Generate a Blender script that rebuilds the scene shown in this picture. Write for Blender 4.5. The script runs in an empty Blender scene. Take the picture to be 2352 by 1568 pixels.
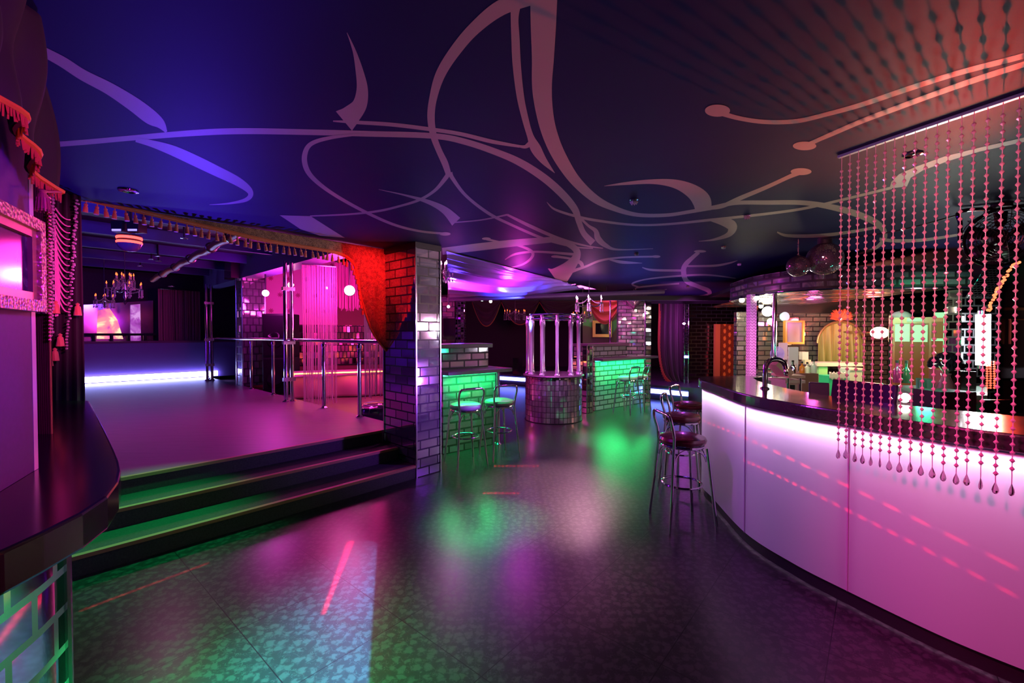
import bpy, math, random
from math import sin, cos, pi, sqrt, radians, atan2, tan
from mathutils import Vector, Matrix
random.seed(7)
S = bpy.context.scene
COL = S.collection
V = Vector
# ------------------------------------------------------------------ camera
F, CX, CY, H, PITCH = 1000.0, 1176.0, 784.0, 1.57, 0.018
CAM = V((0, 0, H))
cd = bpy.data.cameras.new('camera'); cd.sensor_width = 36; cd.lens = 36*F/2352.0
cd.clip_start = .02; cd.clip_end = 200
cam = bpy.data.objects.new('camera', cd); COL.objects.link(cam)
cam.location = CAM; cam.rotation_euler = (pi/2-PITCH, 0, 0)
S.camera = cam
S.view_settings.view_transform = 'Standard'; S.view_settings.look = 'None'
S.view_settings.gamma = 1; S.view_settings.exposure = 0.0; S.view_settings.use_curve_mapping = False
S.cycles.max_bounces = 7; S.cycles.diffuse_bounces = 3; S.cycles.glossy_bounces = 4
S.cycles.transmission_bounces = 4; S.cycles.transparent_max_bounces = 8
S.cycles.caustics_reflective = False; S.cycles.caustics_refractive = False
S.cycles.sample_clamp_indirect = 3.0; S.cycles.sample_clamp_direct = 0
S.cycles.use_denoising = True
w = bpy.data.worlds.new('world'); S.world = w; w.use_nodes = True
w.node_tree.nodes['Background'].inputs[0].default_value = (.35, .2, .6, 1)
w.node_tree.nodes['Background'].inputs[1].default_value = .0015

def ray(px, py):
    x, z = (px-CX)/F, (CY-py)/F
    c, s = cos(PITCH), sin(PITCH)
    return V((x, c+z*s, -s+z*c))
def pz(px, py, z):
    r = ray(px, py); return CAM+r*((z-H)/r.z)
def pY(px, py, Y):
    r = ray(px, py); return CAM+r*(Y/r.y)
def ppl(px, py, p0, n):
    r = ray(px, py); return CAM+r*((p0-CAM).dot(n)/r.dot(n))
def lin(r, g, b):
    f = lambda c: (c/255/12.92) if c/255 <= .04045 else ((c/255+.055)/1.055)**2.4
    return (f(r), f(g), f(b))

# ------------------------------------------------------------------ mesh builder
OFF = {}
class MB:
    def __init__(s): s.v, s.f, s.u = [], [], []
    def face(s, idx, uv=None): s.f.append(tuple(idx)); s.u.append(uv)
    def poly(s, pts, uv=None):
        b = len(s.v); s.v += [V(p) for p in pts]; s.face(range(b, b+len(pts)), uv)
    def hexa(s, a, b_, c, d, e, f, g, h):
        b = len(s.v); s.v += [V(p) for p in (a, b_, c, d, e, f, g, h)]
        for q in ((3, 2, 1, 0), (4, 5, 6, 7), (0, 1, 5, 4), (1, 2, 6, 5), (2, 3, 7, 6), (3, 0, 4, 7)):
            s.face([b+i for i in q])
    def obox(s, p, u, v, w_):
        p, u, v, w_ = V(p), V(u), V(v), V(w_)
        s.hexa(p, p+u, p+u+v, p+v, p+w_, p+u+w_, p+u+v+w_, p+v+w_)
    def box(s, c, size, rz=0, rx=0):
        R = Matrix.Rotation(rz, 3, 'Z') @ Matrix.Rotation(rx, 3, 'X')
        u, v, w_ = R@V((size[0], 0, 0)), R@V((0, size[1], 0)), R@V((0, 0, size[2]))
        s.obox(V(c)-(u+v+w_)/2, u, v, w_)
    def bbox(s, c, size, bev, rz=0):      # box with rounded vertical and horizontal edges
        x, y, z = size[0]/2, size[1]/2, size[2]/2
        bm_rings = []
        def ring(ix, zz):
            pts = []
            for q, (sx, sy) in enumerate(((1, 1), (-1, 1), (-1, -1), (1, -1))):
                for k in range(4):
                    a = q*pi/2+k*pi/6
                    pts.append((sx*(x-bev)+cos(a)*(bev-ix), sy*(y-bev)+sin(a)*(bev-ix), zz))
            return pts
        prof = [(bev*.9, -z), (bev*.3, -z+bev*.25), (0, -z+bev), (0, z-bev), (bev*.3, z-bev*.25), (bev*.9, z)]
        R = Matrix.Rotation(rz, 3, 'Z'); c = V(c)
        b = len(s.v); n = 16
        for ix, zz in prof: s.v += [c+R@V(p) for p in ring(ix, zz)]
        for r in range(len(prof)-1):
            for k in range(n):
                s.face((b+r*n+k, b+r*n+(k+1) % n, b+(r+1)*n+(k+1) % n, b+(r+1)*n+k))
        s.face([b+k for k in range(n)][::-1]); s.face([b+(len(prof)-1)*n+k for k in range(n)])
    def tube(s, pts, r, n=8, closed=False):
        pts = [V(p) for p in pts]; m = len(pts); b = len(s.v)
        rs = r if isinstance(r, (list, tuple)) else [r]*m
        prev = None
        for i, p in enumerate(pts):
            if closed: t = pts[(i+1) % m]-pts[i-1]
            else: t = pts[min(i+1, m-1)]-pts[max(i-1, 0)]
            t.normalize()
            if prev is None:
                a = V((0, 0, 1)) if abs(t.z) < .9 else V((1, 0, 0))
                u = t.cross(a).normalized()
            else:
                u = (prev-t*prev.dot(t)).normalized()
            prev = u; w_ = t.cross(u)
            for k in range(n):
                a = 2*pi*k/n; s.v.append(p+u*cos(a)*rs[i]+w_*sin(a)*rs[i])
        for i in range(m if closed else m-1):
            j = (i+1) % m
            for k in range(n):
                s.face((b+i*n+k, b+i*n+(k+1) % n, b+j*n+(k+1) % n, b+j*n+k))
        if not closed:
            s.face([b+k for k in range(n)][::-1]); s.face([b+(m-1)*n+k for k in range(n)])
    def lathe(s, prof, c=(0, 0, 0), n=24, cap=True, axis=None):
        c = V(c); b = len(s.v); m = len(prof)
        R = Matrix.Identity(3)
        if axis is not None: R = V((0, 0, 1)).rotation_difference(V(axis)).to_matrix()
        arc = [0]
        for i in range(1, m): arc.append(arc[-1]+sqrt((prof[i][0]-prof[i-1][0])**2+(prof[i][1]-prof[i-1][1])**2))
        R0 = max(p[0] for p in prof)
        for r, z in prof:
            for k in range(n):
                a = 2*pi*k/n; s.v.append(c+R@V((r*cos(a), r*sin(a), z)))
        for i in range(m-1):
            for k in range(n):
                k2 = (k+1) % n; u0, u1 = R0*2*pi*k/n, R0*2*pi*(k+1)/n
                s.face((b+i*n+k, b+i*n+k2, b+(i+1)*n+k2, b+(i+1)*n+k),
                       ((u0, arc[i]), (u1, arc[i]), (u1, arc[i+1]), (u0, arc[i+1])))
        if cap:
            if prof[0][0] > 1e-5: s.face([b+k for k in range(n)][::-1])
            if prof[-1][0] > 1e-5: s.face([b+(m-1)*n+k for k in range(n)])
    def sphere(s, c, r, n=16, m=10, sq=1.0):
        s.lathe([(max(1e-4, r*sin(pi*i/m)), -r*sq*cos(pi*i/m)) for i in range(m+1)], c, n, False)
    def ring(s, c, R, r, n=32, k=8, axis=None):
        M = V((0, 0, 1)).rotation_difference(V(axis)).to_matrix() if axis is not None else Matrix.Identity(3)
        s.tube([V(c)+M@V((R*cos(2*pi*i/n), R*sin(2*pi*i/n), 0)) for i in range(n)], r, k, True)
    def prism(s, poly, z0, z1):
        n = len(poly); b = len(s.v)
        s.v += [V((p[0], p[1], z0)) for p in poly]+[V((p[0], p[1], z1)) for p in poly]
        s.face(list(range(b, b+n))[::-1]); s.face(range(b+n, b+2*n))
        for i in range(n):
            j = (i+1) % n; s.face((b+i, b+j, b+n+j, b+n+i))
    def strip(s, path, z0, z1, th=.02, side=1):
        """vertical slab along a 2-D path, uv = (length, height); thickness on one side"""
        P = [V((p[0], p[1])) for p in path]; m = len(P); L = [0]; N = []
        for i in range(1, m): L.append(L[-1]+(P[i]-P[i-1]).length)
        for i in range(m):
            t = P[min(i+1, m-1)]-P[max(i-1, 0)]; t.normalize(); N.append(V((-t.y, t.x))*side)
        b = len(s.v)
        for p, nn in zip(P, N):
            q = p+nn*th
            s.v += [V((p.x, p.y, z0)), V((p.x, p.y, z1)), V((q.x, q.y, z1)), V((q.x, q.y, z0))]
        for i in range(m-1):
            a, c = b+4*i, b+4*i+4
            uv = ((L[i], z0), (L[i+1], z0), (L[i+1], z1), (L[i], z1))
            fs = [((a, c, c+1, a+1), uv), ((a+1, c+1, c+2, a+2), None), ((a+3, a+2, c+2, c+3), (uv[0], uv[3], uv[2], uv[1])), ((a, a+3, c+3, c), None)]
            for f, q in fs: s.face(f, q)
        s.face((b, b+1, b+2, b+3)); e = b+4*(m-1); s.face((e+3, e+2, e+1, e))
    def grid(s, fn, nu, nv, th=None):
        b = len(s.v)
        for i in range(nu+1):
            for j in range(nv+1): s.v.append(V(fn(i/nu, j/nv)))
        for i in range(nu):
            for j in range(nv):
                a = b+i*(nv+1)+j
                s.face((a, a+nv+1, a+nv+2, a+1), ((i/nu, j/nv), ((i+1)/nu, j/nv), ((i+1)/nu, (j+1)/nv), (i/nu, (j+1)/nv)))
    def build(s, name, mat, parent=None, smooth=True, world=True, solid=0, ang=40):
        me = bpy.data.meshes.new(name)
        off = OFF.get(parent.name, V((0, 0, 0))) if (parent and world) else V((0, 0, 0))
        me.from_pydata([tuple(p-off) for p in s.v], [], s.f)
        uvl = me.uv_layers.new(name='uv'); k = 0
        dat = []
        for fi, f in enumerate(s.f):
            q = s.u[fi]
            if q is None:
                p0, p1, p2 = s.v[f[0]], s.v[f[1]], s.v[f[2]]
                nn = (p1-p0).cross(p2-p0)
                if nn.length > 1e-12: nn.normalize()
                if abs(nn.z) > .7 or nn.length < .5: q = [(s.v[i].x, s.v[i].y) for i in f]
                else:
                    t = V((-nn.y, nn.x, 0)).normalized(); q = [(s.v[i].dot(t), s.v[i].z) for i in f]
            for a in q: dat += [a[0], a[1]]
        uvl.data.foreach_set('uv', dat)
        me.materials.append(mat)
        if smooth:
            me.polygons.foreach_set('use_smooth', [True]*len(me.polygons))
        me.update()
        if smooth:
            try: me.set_sharp_from_angle(angle=radians(ang))
            except Exception: pass
        o = bpy.data.objects.new(name, me); COL.objects.link(o)
        if parent: o.parent = parent
        OFF[o.name] = off if (parent and world) else V((0, 0, 0))
        if solid:
            md = o.modifiers.new('solid', 'SOLIDIFY'); md.thickness = solid; md.offset = 0
        return o
def tag(o, label=None, cat=None, group=None, kind=None):
    if label: o['label'] = label
    if cat: o['category'] = cat
    if group: o['group'] = group
    if kind: o['kind'] = kind
    return o
def thing(name, loc, label, cat, group=None, rz=0):
    o = bpy.data.objects.new(name, None); COL.objects.link(o)
    o.empty_display_size = .1; o.location = loc; o.rotation_euler = (0, 0, rz)
    OFF[o.name] = V(loc)
    return tag(o, label, cat, group)
def dup(o, parent=None):
    c = o.copy(); COL.objects.link(c); OFF[c.name] = OFF.get(o.name, V((0, 0, 0)))
    if parent: c.parent = parent
    for ch in list(o.children): dup(ch, c)
    return c
def place(o, loc, rz=None, label=None, group=None):
    o.location = loc
    if rz is not None: o.rotation_euler = (0, 0, rz)
    if label: o['label'] = label
    if group: o['group'] = group
    return o

# ------------------------------------------------------------------ materials
def nm(name):
    m = bpy.data.materials.new(name); m.use_nodes = True
    return m, m.node_tree.nodes, m.node_tree.links, m.node_tree.nodes['Principled BSDF']
def M(name, c, rough=.5, metal=0, spec=.5, em=None, es=0, trans=0, coat=0, sheen=0, alpha=1):
    m, N, L, b = nm(name)
    b.inputs['Base Color'].default_value = (*c, 1); b.inputs['Roughness'].default_value = rough
    b.inputs['Metallic'].default_value = metal; b.inputs['Specular IOR Level'].default_value = spec
    b.inputs['Transmission Weight'].default_value = trans; b.inputs['Coat Weight'].default_value = coat
    b.inputs['Sheen Weight'].default_value = sheen
    if em: b.inputs['Emission Color'].default_value = (*em, 1); b.inputs['Emission Strength'].default_value = es
    return m
def E(name, c, s): 
    m = M(name, (.02, .02, .02), .6, em=c, es=s); return m
class NG:
    """small helper for node graphs"""
    def __init__(s, m): s.t = m.node_tree; s.N = s.t.nodes; s.L = s.t.links
    def n(s, typ, **kw):
        x = s.N.new(typ)
        for k, v in kw.items(): setattr(x, k, v)
        return x
    def i(s, node, key, val):
        if hasattr(val, 'links') or isinstance(val, bpy.types.NodeSocket): s.L.new(val, node.inputs[key])
        else: node.inputs[key].default_value = val
    def math(s, op, a, b=0.0, c=None, clamp=False):
        x = s.n('ShaderNodeMath', operation=op); x.use_clamp = clamp
        s.i(x, 0, a); s.i(x, 1, b)
        if c is not None: s.i(x, 2, c)
        return x.outputs[0]
    def vmath(s, op, a, b=None):
        x = s.n('ShaderNodeVectorMath', operation=op); s.i(x, 0, a)
        if b is not None: s.i(x, 1, b)
        return x
    def ramp(s, fac, lo, hi):
        x = s.n('ShaderNodeMapRange'); x.clamp = True
        s.i(x, 'Value', fac); s.i(x, 'From Min', lo); s.i(x, 'From Max', hi)
        return x.outputs[0]
    def mix(s, fac, a, b):
        x = s.n('ShaderNodeMix', data_type='RGBA'); s.i(x, 0, fac)
        s.i(x, 6, a if isinstance(a, bpy.types.NodeSocket) else (*a, 1)); s.i(x, 7, b if isinstance(b, bpy.types.NodeSocket) else (*b, 1))
        return x.outputs[2]
    def noise(s, vec, scale, detail=2, rough=.5, dist=0):
        x = s.n('ShaderNodeTexNoise'); 
        if vec is not None: s.i(x, 'Vector', vec)
        s.i(x, 'Scale', scale); s.i(x, 'Detail', detail); s.i(x, 'Roughness', rough); s.i(x, 'Distortion', dist)
        return x.outputs[0]
    def objco(s): return s.n('ShaderNodeTexCoord').outputs['Object']
    def uv(s): return s.n('ShaderNodeTexCoord').outputs['UV']
def brick(name, bw, bh, mortar=.006, tilt=.06, base=(.84, .76, .86), rough=.06, mcol=(.012, .010, .014), offset=.5, metal=1.0):
    """mirror tiles laid as bricks, each tile at its own slight angle"""
    m, N, L, b = nm(name); g = NG(m)
    t = g.n('ShaderNodeTexBrick'); t.offset = offset; t.squash = 1
    g.i(t, 'Vector', g.uv()); g.i(t, 'Color1', (0, 0, 0, 1)); g.i(t, 'Color2', (1, 1, 1, 1)); g.i(t, 'Mortar', (.5, .5, .5, 1))
    g.i(t, 'Scale', 1.0); g.i(t, 'Mortar Size', mortar); g.i(t, 'Mortar Smooth', 0.0); g.i(t, 'Bias', 0.0); g.i(t, 'Brick Width', bw); g.i(t, 'Row Height', bh)
    wn = g.n('ShaderNodeTexWhiteNoise', noise_dimensions='1D'); g.i(wn, 'W', g.math('MULTIPLY', t.outputs['Color'], 937.1))
    off = g.vmath('SUBTRACT', wn.outputs['Color'], (.5, .5, .5)).outputs[0]
    sc = g.n('ShaderNodeVectorMath', operation='SCALE'); g.i(sc, 0, off); g.i(sc, 'Scale', tilt)
    geo = g.n('ShaderNodeNewGeometry')
    nn = g.vmath('NORMALIZE', g.vmath('ADD', geo.outputs['Normal'], sc.outputs[0]).outputs[0]).outputs[0]
    mort = t.outputs['Fac']
    shade = g.math('MULTIPLY_ADD', wn.outputs['Value'], .35, .65)
    bc = g.n('ShaderNodeMix', data_type='RGBA', blend_type='MULTIPLY'); g.i(bc, 0, 1.0); g.i(bc, 6, (*base, 1))
    cmb = g.n('ShaderNodeCombineColor'); [g.i(cmb, k, shade) for k in range(3)]
    g.i(bc, 7, cmb.outputs[0])
    L.new(g.mix(mort, bc.outputs[2], mcol), b.inputs['Base Color'])
    L.new(g.math('MULTIPLY', g.math('SUBTRACT', 1.0, mort), metal), b.inputs['Metallic'])
    L.new(g.math('MULTIPLY_ADD', mort, .5, rough), b.inputs['Roughness'])
    L.new(nn, b.inputs['Normal'])
    return m
chrome = M('chrome', (.8, .78, .82), .1, 1)
chrome_dull = M('dull_chrome', (.62, .6, .64), .22, 1)
black = M('black', (.012, .012, .014), .5)
black_gloss = M('black_gloss', (.01, .009, .012), .08, spec=.6)
dark = M('dark_fabric', (.02, .012, .022), .8)
gold = M('gold', (.75, .42, .13), .32, .85)
white = M('white', (.8, .8, .8), .4)
mirror_brick = brick('mirror_bricks', .235, .1, .008, .045, base=(.80, .68, .86), metal=.84)
mirror_small = brick('mirror_tiles', .075, .095, .004, .12, offset=0.0, metal=.86)
mirror_bar = brick('mirror_bricks_bar', .25, .085, .014, .10, metal=.84)
mirror_dark = brick('mirror_bricks_smoked', .2, .085, .007, .10, base=(.55, .45, .5), rough=.12)
# ================================================================== ROOM SHELL
ZC = 2.56
A = radians(47.5)
D = V((cos(A), sin(A), 0)); NN = V((-sin(A), cos(A), 0))
O = pz(957, 1098, 0)
def st(t, n_, z=0): return V((O.x, O.y, 0))+D*t+NN*n_+V((0, 0, z))
ZS = .42                                   # stage level

def floor_mat():
    m, N, L, b = nm('floor_damask_tiles'); g = NG(m)
    p00, p10, p01 = pz(1101, 1318, 0), pz(1277, 1406, 0), pz(1228, 1241, 0)
    e1 = (p10-p00); a1 = atan2(e1.y, e1.x); e2 = (p01-p00); a2 = atan2(e2.y, e2.x)
    a = (a1+a2-pi/2)/2; side = (e1.length+e2.length)/2
    co = g.objco()
    rel = g.vmath('SUBTRACT', co, tuple(p00)).outputs[0]
    u = g.math('DIVIDE', g.vmath('DOT_PRODUCT', rel, (cos(a), sin(a), 0)).outputs['Value'], side)
    v = g.math('DIVIDE', g.vmath('DOT_PRODUCT', rel, (-sin(a), cos(a), 0)).outputs['Value'], side)
    def line(x):
        f = g.math('ABSOLUTE', g.math('SUBTRACT', g.math('FRACT', g.math('ADD', x, .5)), .5))
        return g.ramp(f, .005, .0025)
    grout = g.math('MAXIMUM', line(u), line(v))
    # damask: clustered leaf shapes
    nz = g.n('ShaderNodeTexNoise'); g.i(nz, 'Vector', co); g.i(nz, 'Scale', 30.0); g.i(nz, 'Detail', 2.5)
    dsp = g.vmath('ADD', co, None)
    sc = g.n('ShaderNodeVectorMath', operation='SCALE'); g.i(sc, 0, g.vmath('SUBTRACT', nz.outputs['Color'], (.5, .5, .5)).outputs[0]); g.i(sc, 'Scale', .085)
    g.i(dsp, 1, sc.outputs[0]); cw = dsp.outputs[0]
    vo = g.n('ShaderNodeTexVoronoi', feature='F1', voronoi_dimensions='2D'); g.i(vo, 'Vector', cw); g.i(vo, 'Scale', 17.0); g.i(vo, 'Randomness', .55)
    vb = g.n('ShaderNodeTexVoronoi', feature='DISTANCE_TO_EDGE', voronoi_dimensions='2D'); g.i(vb, 'Vector', cw); g.i(vb, 'Scale', 40.0); g.i(vb, 'Randomness', .9)
    leaf = g.ramp(vo.outputs['Distance'], .42, .22)
    curl = g.ramp(vb.outputs['Distance'], .07, .03)
    rnd = g.ramp(g.noise(co, 26.0, 1), .47, .52)
    pat = g.math('MAXIMUM', leaf, g.math('MULTIPLY', curl, rnd))
    fine = g.noise(co, 260.0, 1)
    pat = g.math('MULTIPLY', pat, g.math('MULTIPLY_ADD', fine, .7, .45))
    col = g.mix(pat, (.028, .024, .029), (.072, .062, .070))
    col = g.mix(grout, col, (.006, .006, .008))
    L.new(col, b.inputs['Base Color'])
    L.new(g.math('MULTIPLY_ADD', pat, .04, .29), b.inputs['Roughness'])
    b.inputs['Specular IOR Level'].default_value = .4
    return m
x = MB(); x.prism([(-22, -6), (16, -6), (16, 26), (-22, 26)], -.1, 0)
tag(x.build('floor', floor_mat(), smooth=False), kind='structure')

# ---- main ceiling with its printed swirls
def ceil_mat():
    m, N, L, b = nm('stretch_ceiling'); g = NG(m)
    co = g.objco(); nz = g.noise(co, 1.3, 2)
    L.new(g.mix(nz, (.013, .0125, .055), (.022, .022, .07)), b.inputs['Base Color'])
    b.inputs['Roughness'].default_value = .55; b.inputs['Specular IOR Level'].default_value = .05
    return m
e0 = pz(1019, 574, ZC); e1_ = pz(1282, 641, ZC)
ed = (e1_-e0); ed.normalize()
poly = [st(-7, .64), st(.33, .64), e0, e0+ed*13.5, V((14, 17, 0)), V((14, -4, 0)), V((-4, -4, 0))]
x = MB(); x.prism([(p.x, p.y) for p in poly], ZC, ZC+.1)
ceiling = tag(x.build('ceiling', ceil_mat(), smooth=False), kind='structure')

def catmull(pts, k=8):
    out = []
    P = [pts[0]]+list(pts)+[pts[-1]]
    for i in range(1, len(P)-2):
        p0, p1, p2, p3 = P[i-1], P[i], P[i+1], P[i+2]
        for j in range(k):
            t = j/k
            out.append(tuple(.5*((2*b)+(c-a)*t+(2*a-5*b+4*c-dd)*t*t+(3*b-a-3*c+dd)*t**3) for a, b, c, dd in zip(p0, p1, p2, p3)))
    out.append(tuple(pts[-1])); return out
STROKES = [
 [(95,334,12),(200,326,12),(300,317,12),(450,305,14),(560,301,14),(713,303.5,13),(840,307,13),(994,312,13),(1070,326,14),(1147,352,15),(1198,375,17),(1249,408,18),(1290,444,18),(1320,480,16),(1330,510,13),(1341,536,13),(1362,558,16)],
 [(1325,492,6),(1350,517,6),(1368,530,10),(1374,548,14),(1392,564,10),(1420,573,4),(1500,571,1)],
 [(765,278,3),(820,281,8),(900,286,9),(990,297,9),(1060,308,9),(1130,325,9),(1193,336,6)],
 [(797,75,1),(814,118,8),(826,165,18),(832,205,26),(826,240,34),(806,264,46),(790,278,58)],
 [(1222,-8,38),(1150,18,36),(1090,65,29),(1046,116,26),(1012,170,23),(995,225,18),(990,270,17),(996,312,15),(1008,345,14),(1022,375,15),(1031,403,12)],
 [(1034,396,10),(1040,410,9),(1070,449,7),(1121,489,7),(1172,515,6),(1249,548,6),(1315,566,4),(1362,570,2)],
 [(1031,396,10),(1024,408,10),(999,437,7),(963,459,6),(915,474,5),(866,485,5),(800,492,4),(712,496,3)],
 [(1186,2,26),(1182,40,18),(1184,90,19),(1187,150,19),(1195,220,17),(1207,275,15),(1218,312,15),(1230,340,24),(1248,368,16),(1274,397,1)],
 [(1190,335,5),(1206,337,8),(1220,330,14),(1228,342,16)],
 [(1249,-8,62),(1248,60,58),(1247,130,51),(1245,204,45),(1253,270,38),(1268,322,34),(1290,368,30),(1322,415,24),(1365,455,19),(1410,478,13),(1463,493,9),(1529,494,8),(1585,486,8),(1640,476,9),(1690,466,9),(1760,465,10),(1850,466,11),(1930,480,14),(1990,500,15),(2023,520,14),(2032,545,11),(2010,570,7),(1965,585,3)],
 [(1630,480,4),(1660,473,9),(1700,455,10),(1760,430,9),(1810,407,9),(1838,395,12)],
 [(1388,427,1),(1440,421,7),(1500,417,11),(1550,422,20),(1588,438,32),(1611,460,42),(1615,484,36)],
 [(1256,464,1),(1275,481,5),(1325,497,6),(1376,507,6),(1453,516,5),(1529,515,5),(1631,505,6),(1760,491,6),(1850,478,6),(1950,455,6),(2048,431,6)],
 [(1625,504,3),(1660,509,18),(1681,519,24),(1674,538,12),(1640,550,5),(1605,554,1)],
 [(1650,258,12),(1700,272,10),(1760,280,10),(1830,278,10),(1900,262,10),(1980,240,11),(2080,206,12),(2200,168,12),(2360,126,13),(2480,90,14)],
 [(1852,334,10),(1880,321,9),(1910,308,10),(1980,278,11),(2060,248,12),(2150,215,12),(2250,180,13),(2360,145,13),(2480,105,14)],
 [(1785,533,3),(1810,541,7),(1880,541,8),(1950,533,7),(2024,520,7)],
 [(2020,549,7),(2060,553,8),(2130,550,7),(2230,534,5)],
 [(75,106,20),(140,140,24),(190,172,25),(250,203,28),(305,238,33),(345,268,34),(368,284,22),(382,303,5)],
 [(312,321,10),(350,330,16),(395,345,23),(440,365,25),(494,391,24),(548,418,20),(575,441,13),(566,458,9),(526,467,4),(481,470,1)],
 [(830,308,4),(760,316,8),(715,330,10),(700,355,12),(703,385,12),(722,412,10),(765,445,8),(830,482,7),(900,514,6),(960,530,5),(1015,536,5)],
 [(870,435,1),(930,448,4),(985,464,10),(1022,483,17),(1048,509,26)],
 [(1040,511,3),(1105,505,3),(1165,493,4)],
 [(1165,493,5),(1220,520,8),(1280,546,7),(1340,563,4),(1385,570,2)],
 [(1016,577,16),(1100,567,17),(1180,558,16),(1269,550,13)],
 [(1258,550,9),(1295,556,12),(1322,572,15),(1324,590,18),(1308,612,28),(1285,634,46),(1276,641,60)],
 [(1117,549,5),(1150,556,4),(1195,565,5),(1222,578,7),(1220,593,6),(1198,608,4),(1165,616,2)],
 [(1160,596,2),(1185,583,5),(1235,578,5),(1320,584,6)],
 [(1278,589,6),(1310,594,5),(1333,603,9),(1338,614,7)],
 [(1310,624,8),(1345,612,5),(1380,598,5),(1430,591,4),(1505,589,4)],
 [(1400,596,3),(1430,602,7),(1475,604,1)],
 [(1605,579,8),(1590,592,9),(1575,607,11),(1570,622,12),(1577,645,11),(1605,658,9),(1628,668,10),(1624,678,7),(1580,684,5),(1510,688,3)],
 [(1577,611,4),(1640,610,5),(1675,604,4),(1694,598,1)],
 [(1475,614,2),(1500,620,5),(1569,621,5)],
 [(1470,660,3),(1452,652,4),(1480,642,3),(1540,635,4),(1620,631,4),(1690,639,2)],
 [(1560,651,4),(1500,656,4),(1460,662,3),(1480,674,2),(1532,664,1)],
]
KNOBS = [(1648,254,29,14),(1848,335,27,10),(1840,394,24,8),(1022,537,13,4),(1117,548,10,3),(1276,589,10,3),(1507,589,10,3),(1608,577,14,3)]
POLYS = [[(642,494),(713,496),(792,546),(735,541),(690,526)],
         [(2043,433),(2047,418),(2065,400),(2100,384),(2170,359),(2250,339),(2360,314),(2480,290),(2480,300),(2360,324),(2250,348),(2180,369),(2120,391),(2092,408),(2083,428)]]
x = MB(); zi = 0
for stroke in STROKES:
    zz = ZC-.0006-zi*.00003; zi += 1
    c = catmull(stroke, 7); Lf, Rt = [], []
    for i, (px, py, wd) in enumerate(c):
        a, b_ = c[max(i-1, 0)], c[min(i+1, len(c)-1)]
        dx, dy = b_[0]-a[0], b_[1]-a[1]; l = sqrt(dx*dx+dy*dy) or 1
        nx, ny = -dy/l*wd/2, dx/l*wd/2
        Lf.append(pz(px+nx, py+ny, zz)); Rt.append(pz(px-nx, py-ny, zz))
    b0 = len(x.v)
    for p, q in zip(Lf, Rt): x.v += [p, q]
    for i in range(len(Lf)-1): x.face((b0+2*i, b0+2*i+1, b0+2*i+3, b0+2*i+2))
for kx, ky, rx, ry in KNOBS:
    x.poly([pz(kx+rx*cos(2*pi*i/28), ky+ry*sin(2*pi*i/28), ZC-.0018) for i in range(28)])
for P in POLYS: x.poly([pz(a, b_, ZC-.0019) for a, b_ in P])
def swirl_mat():
    m, N, L, b = nm('swirl_print'); g = NG(m)
    L.new(g.mix(g.noise(g.objco(), 2, 1), (.38, .28, .21), (.44, .33, .25)), b.inputs['Base Color'])
    b.inputs['Roughness'].default_value = .5; b.inputs['Specular IOR Level'].default_value = .3
    return m
tag(x.build('swirl_print', swirl_mat(), ceiling, smooth=False), label='pale printed swirls')

# ---- stage, steps
stage_mat, N_, L_, b_ = nm('stage_laminate'); g = NG(stage_mat)
co = g.objco(); rot = g.n('ShaderNodeMapping'); g.i(rot, 'Vector', co); g.i(rot, 'Rotation', (0, 0, -A)); g.i(rot, 'Scale', (1, 9, 1))
L_.new(g.mix(g.noise(rot.outputs[0], 2.2, 4, .6), (.15, .09, .15), (.25, .16, .24)), b_.inputs['Base Color'])
b_.inputs['Roughness'].default_value = .42
TE = .30
x = MB(); x.prism([tuple(st(t, n_)[:2]) for t, n_ in ((-18, .70), (TE, .70), (TE, 10.25), (-18, 10.25))], .0, ZS)
tag(x.build('stage_floor', stage_mat, smooth=False), kind='structure')
carpet, N_, L_, b_ = nm('step_carpet'); g = NG(carpet)
L_.new(g.mix(g.noise(g.objco(), 90, 2), (.02, .02, .02), (.075, .075, .075)), b_.inputs['Base Color']); b_.inputs['Roughness'].default_value = .85
nosing_m = M('nosing_wood', (.42, .20, .10), .45)
steps = thing('stage_steps', st(-2, .3), 'dark carpeted steps with lit nosings climbing to the stage', 'steps')
for k, (n0, n1, z0, z1) in enumerate(((0, .70, 0, .14), (.345, .70, .14, .28))):
    x = MB(); x.obox(st(-4.6, n0, z0+.001), D*4.595, NN*(n1-n0-.002), (0, 0, z1-z0-.001)); x.build('step', carpet, steps, smooth=False)
x = MB(); x.obox(st(-4.6, .69, .281), D*4.595, NN*.008, (0, 0, .11)); x.build('riser', carpet, steps, smooth=False)
for n0, z in ((0, .14), (.345, .28), (.69, .42)):
    x = MB(); x.obox(st(-4.6, n0-.012, z-.022), D*4.585, NN*.042, (0, 0, .026)); x.build('nosing', nosing_m, steps, smooth=False)

# ---- mirrored pillar
pil = thing('mirror_pillar', st(.17, .33), 'tall pillar faced with mirror bricks at the end of the stage steps', 'pillar')
x = MB(); x.obox(st(.004, .004, 0), D*.32, NN*.64, (0, 0, ZC)); x.build('shaft', mirror_brick, pil, smooth=False)
for t, n_ in ((0, 0), (.328, 0), (.0, .648)):
    x = MB(); x.obox(st(t-.008, n_-.008, 0), D*.016, NN*.016, (0, 0, ZC-.002)); x.build('corner_trim', chrome_dull, pil, smooth=False)
x = MB(); x.obox(st(-.012, -.012, ZC-.06), D*.35, NN*.67, (0, 0, .058)); x.build('top_band', black, pil, smooth=False)

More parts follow.
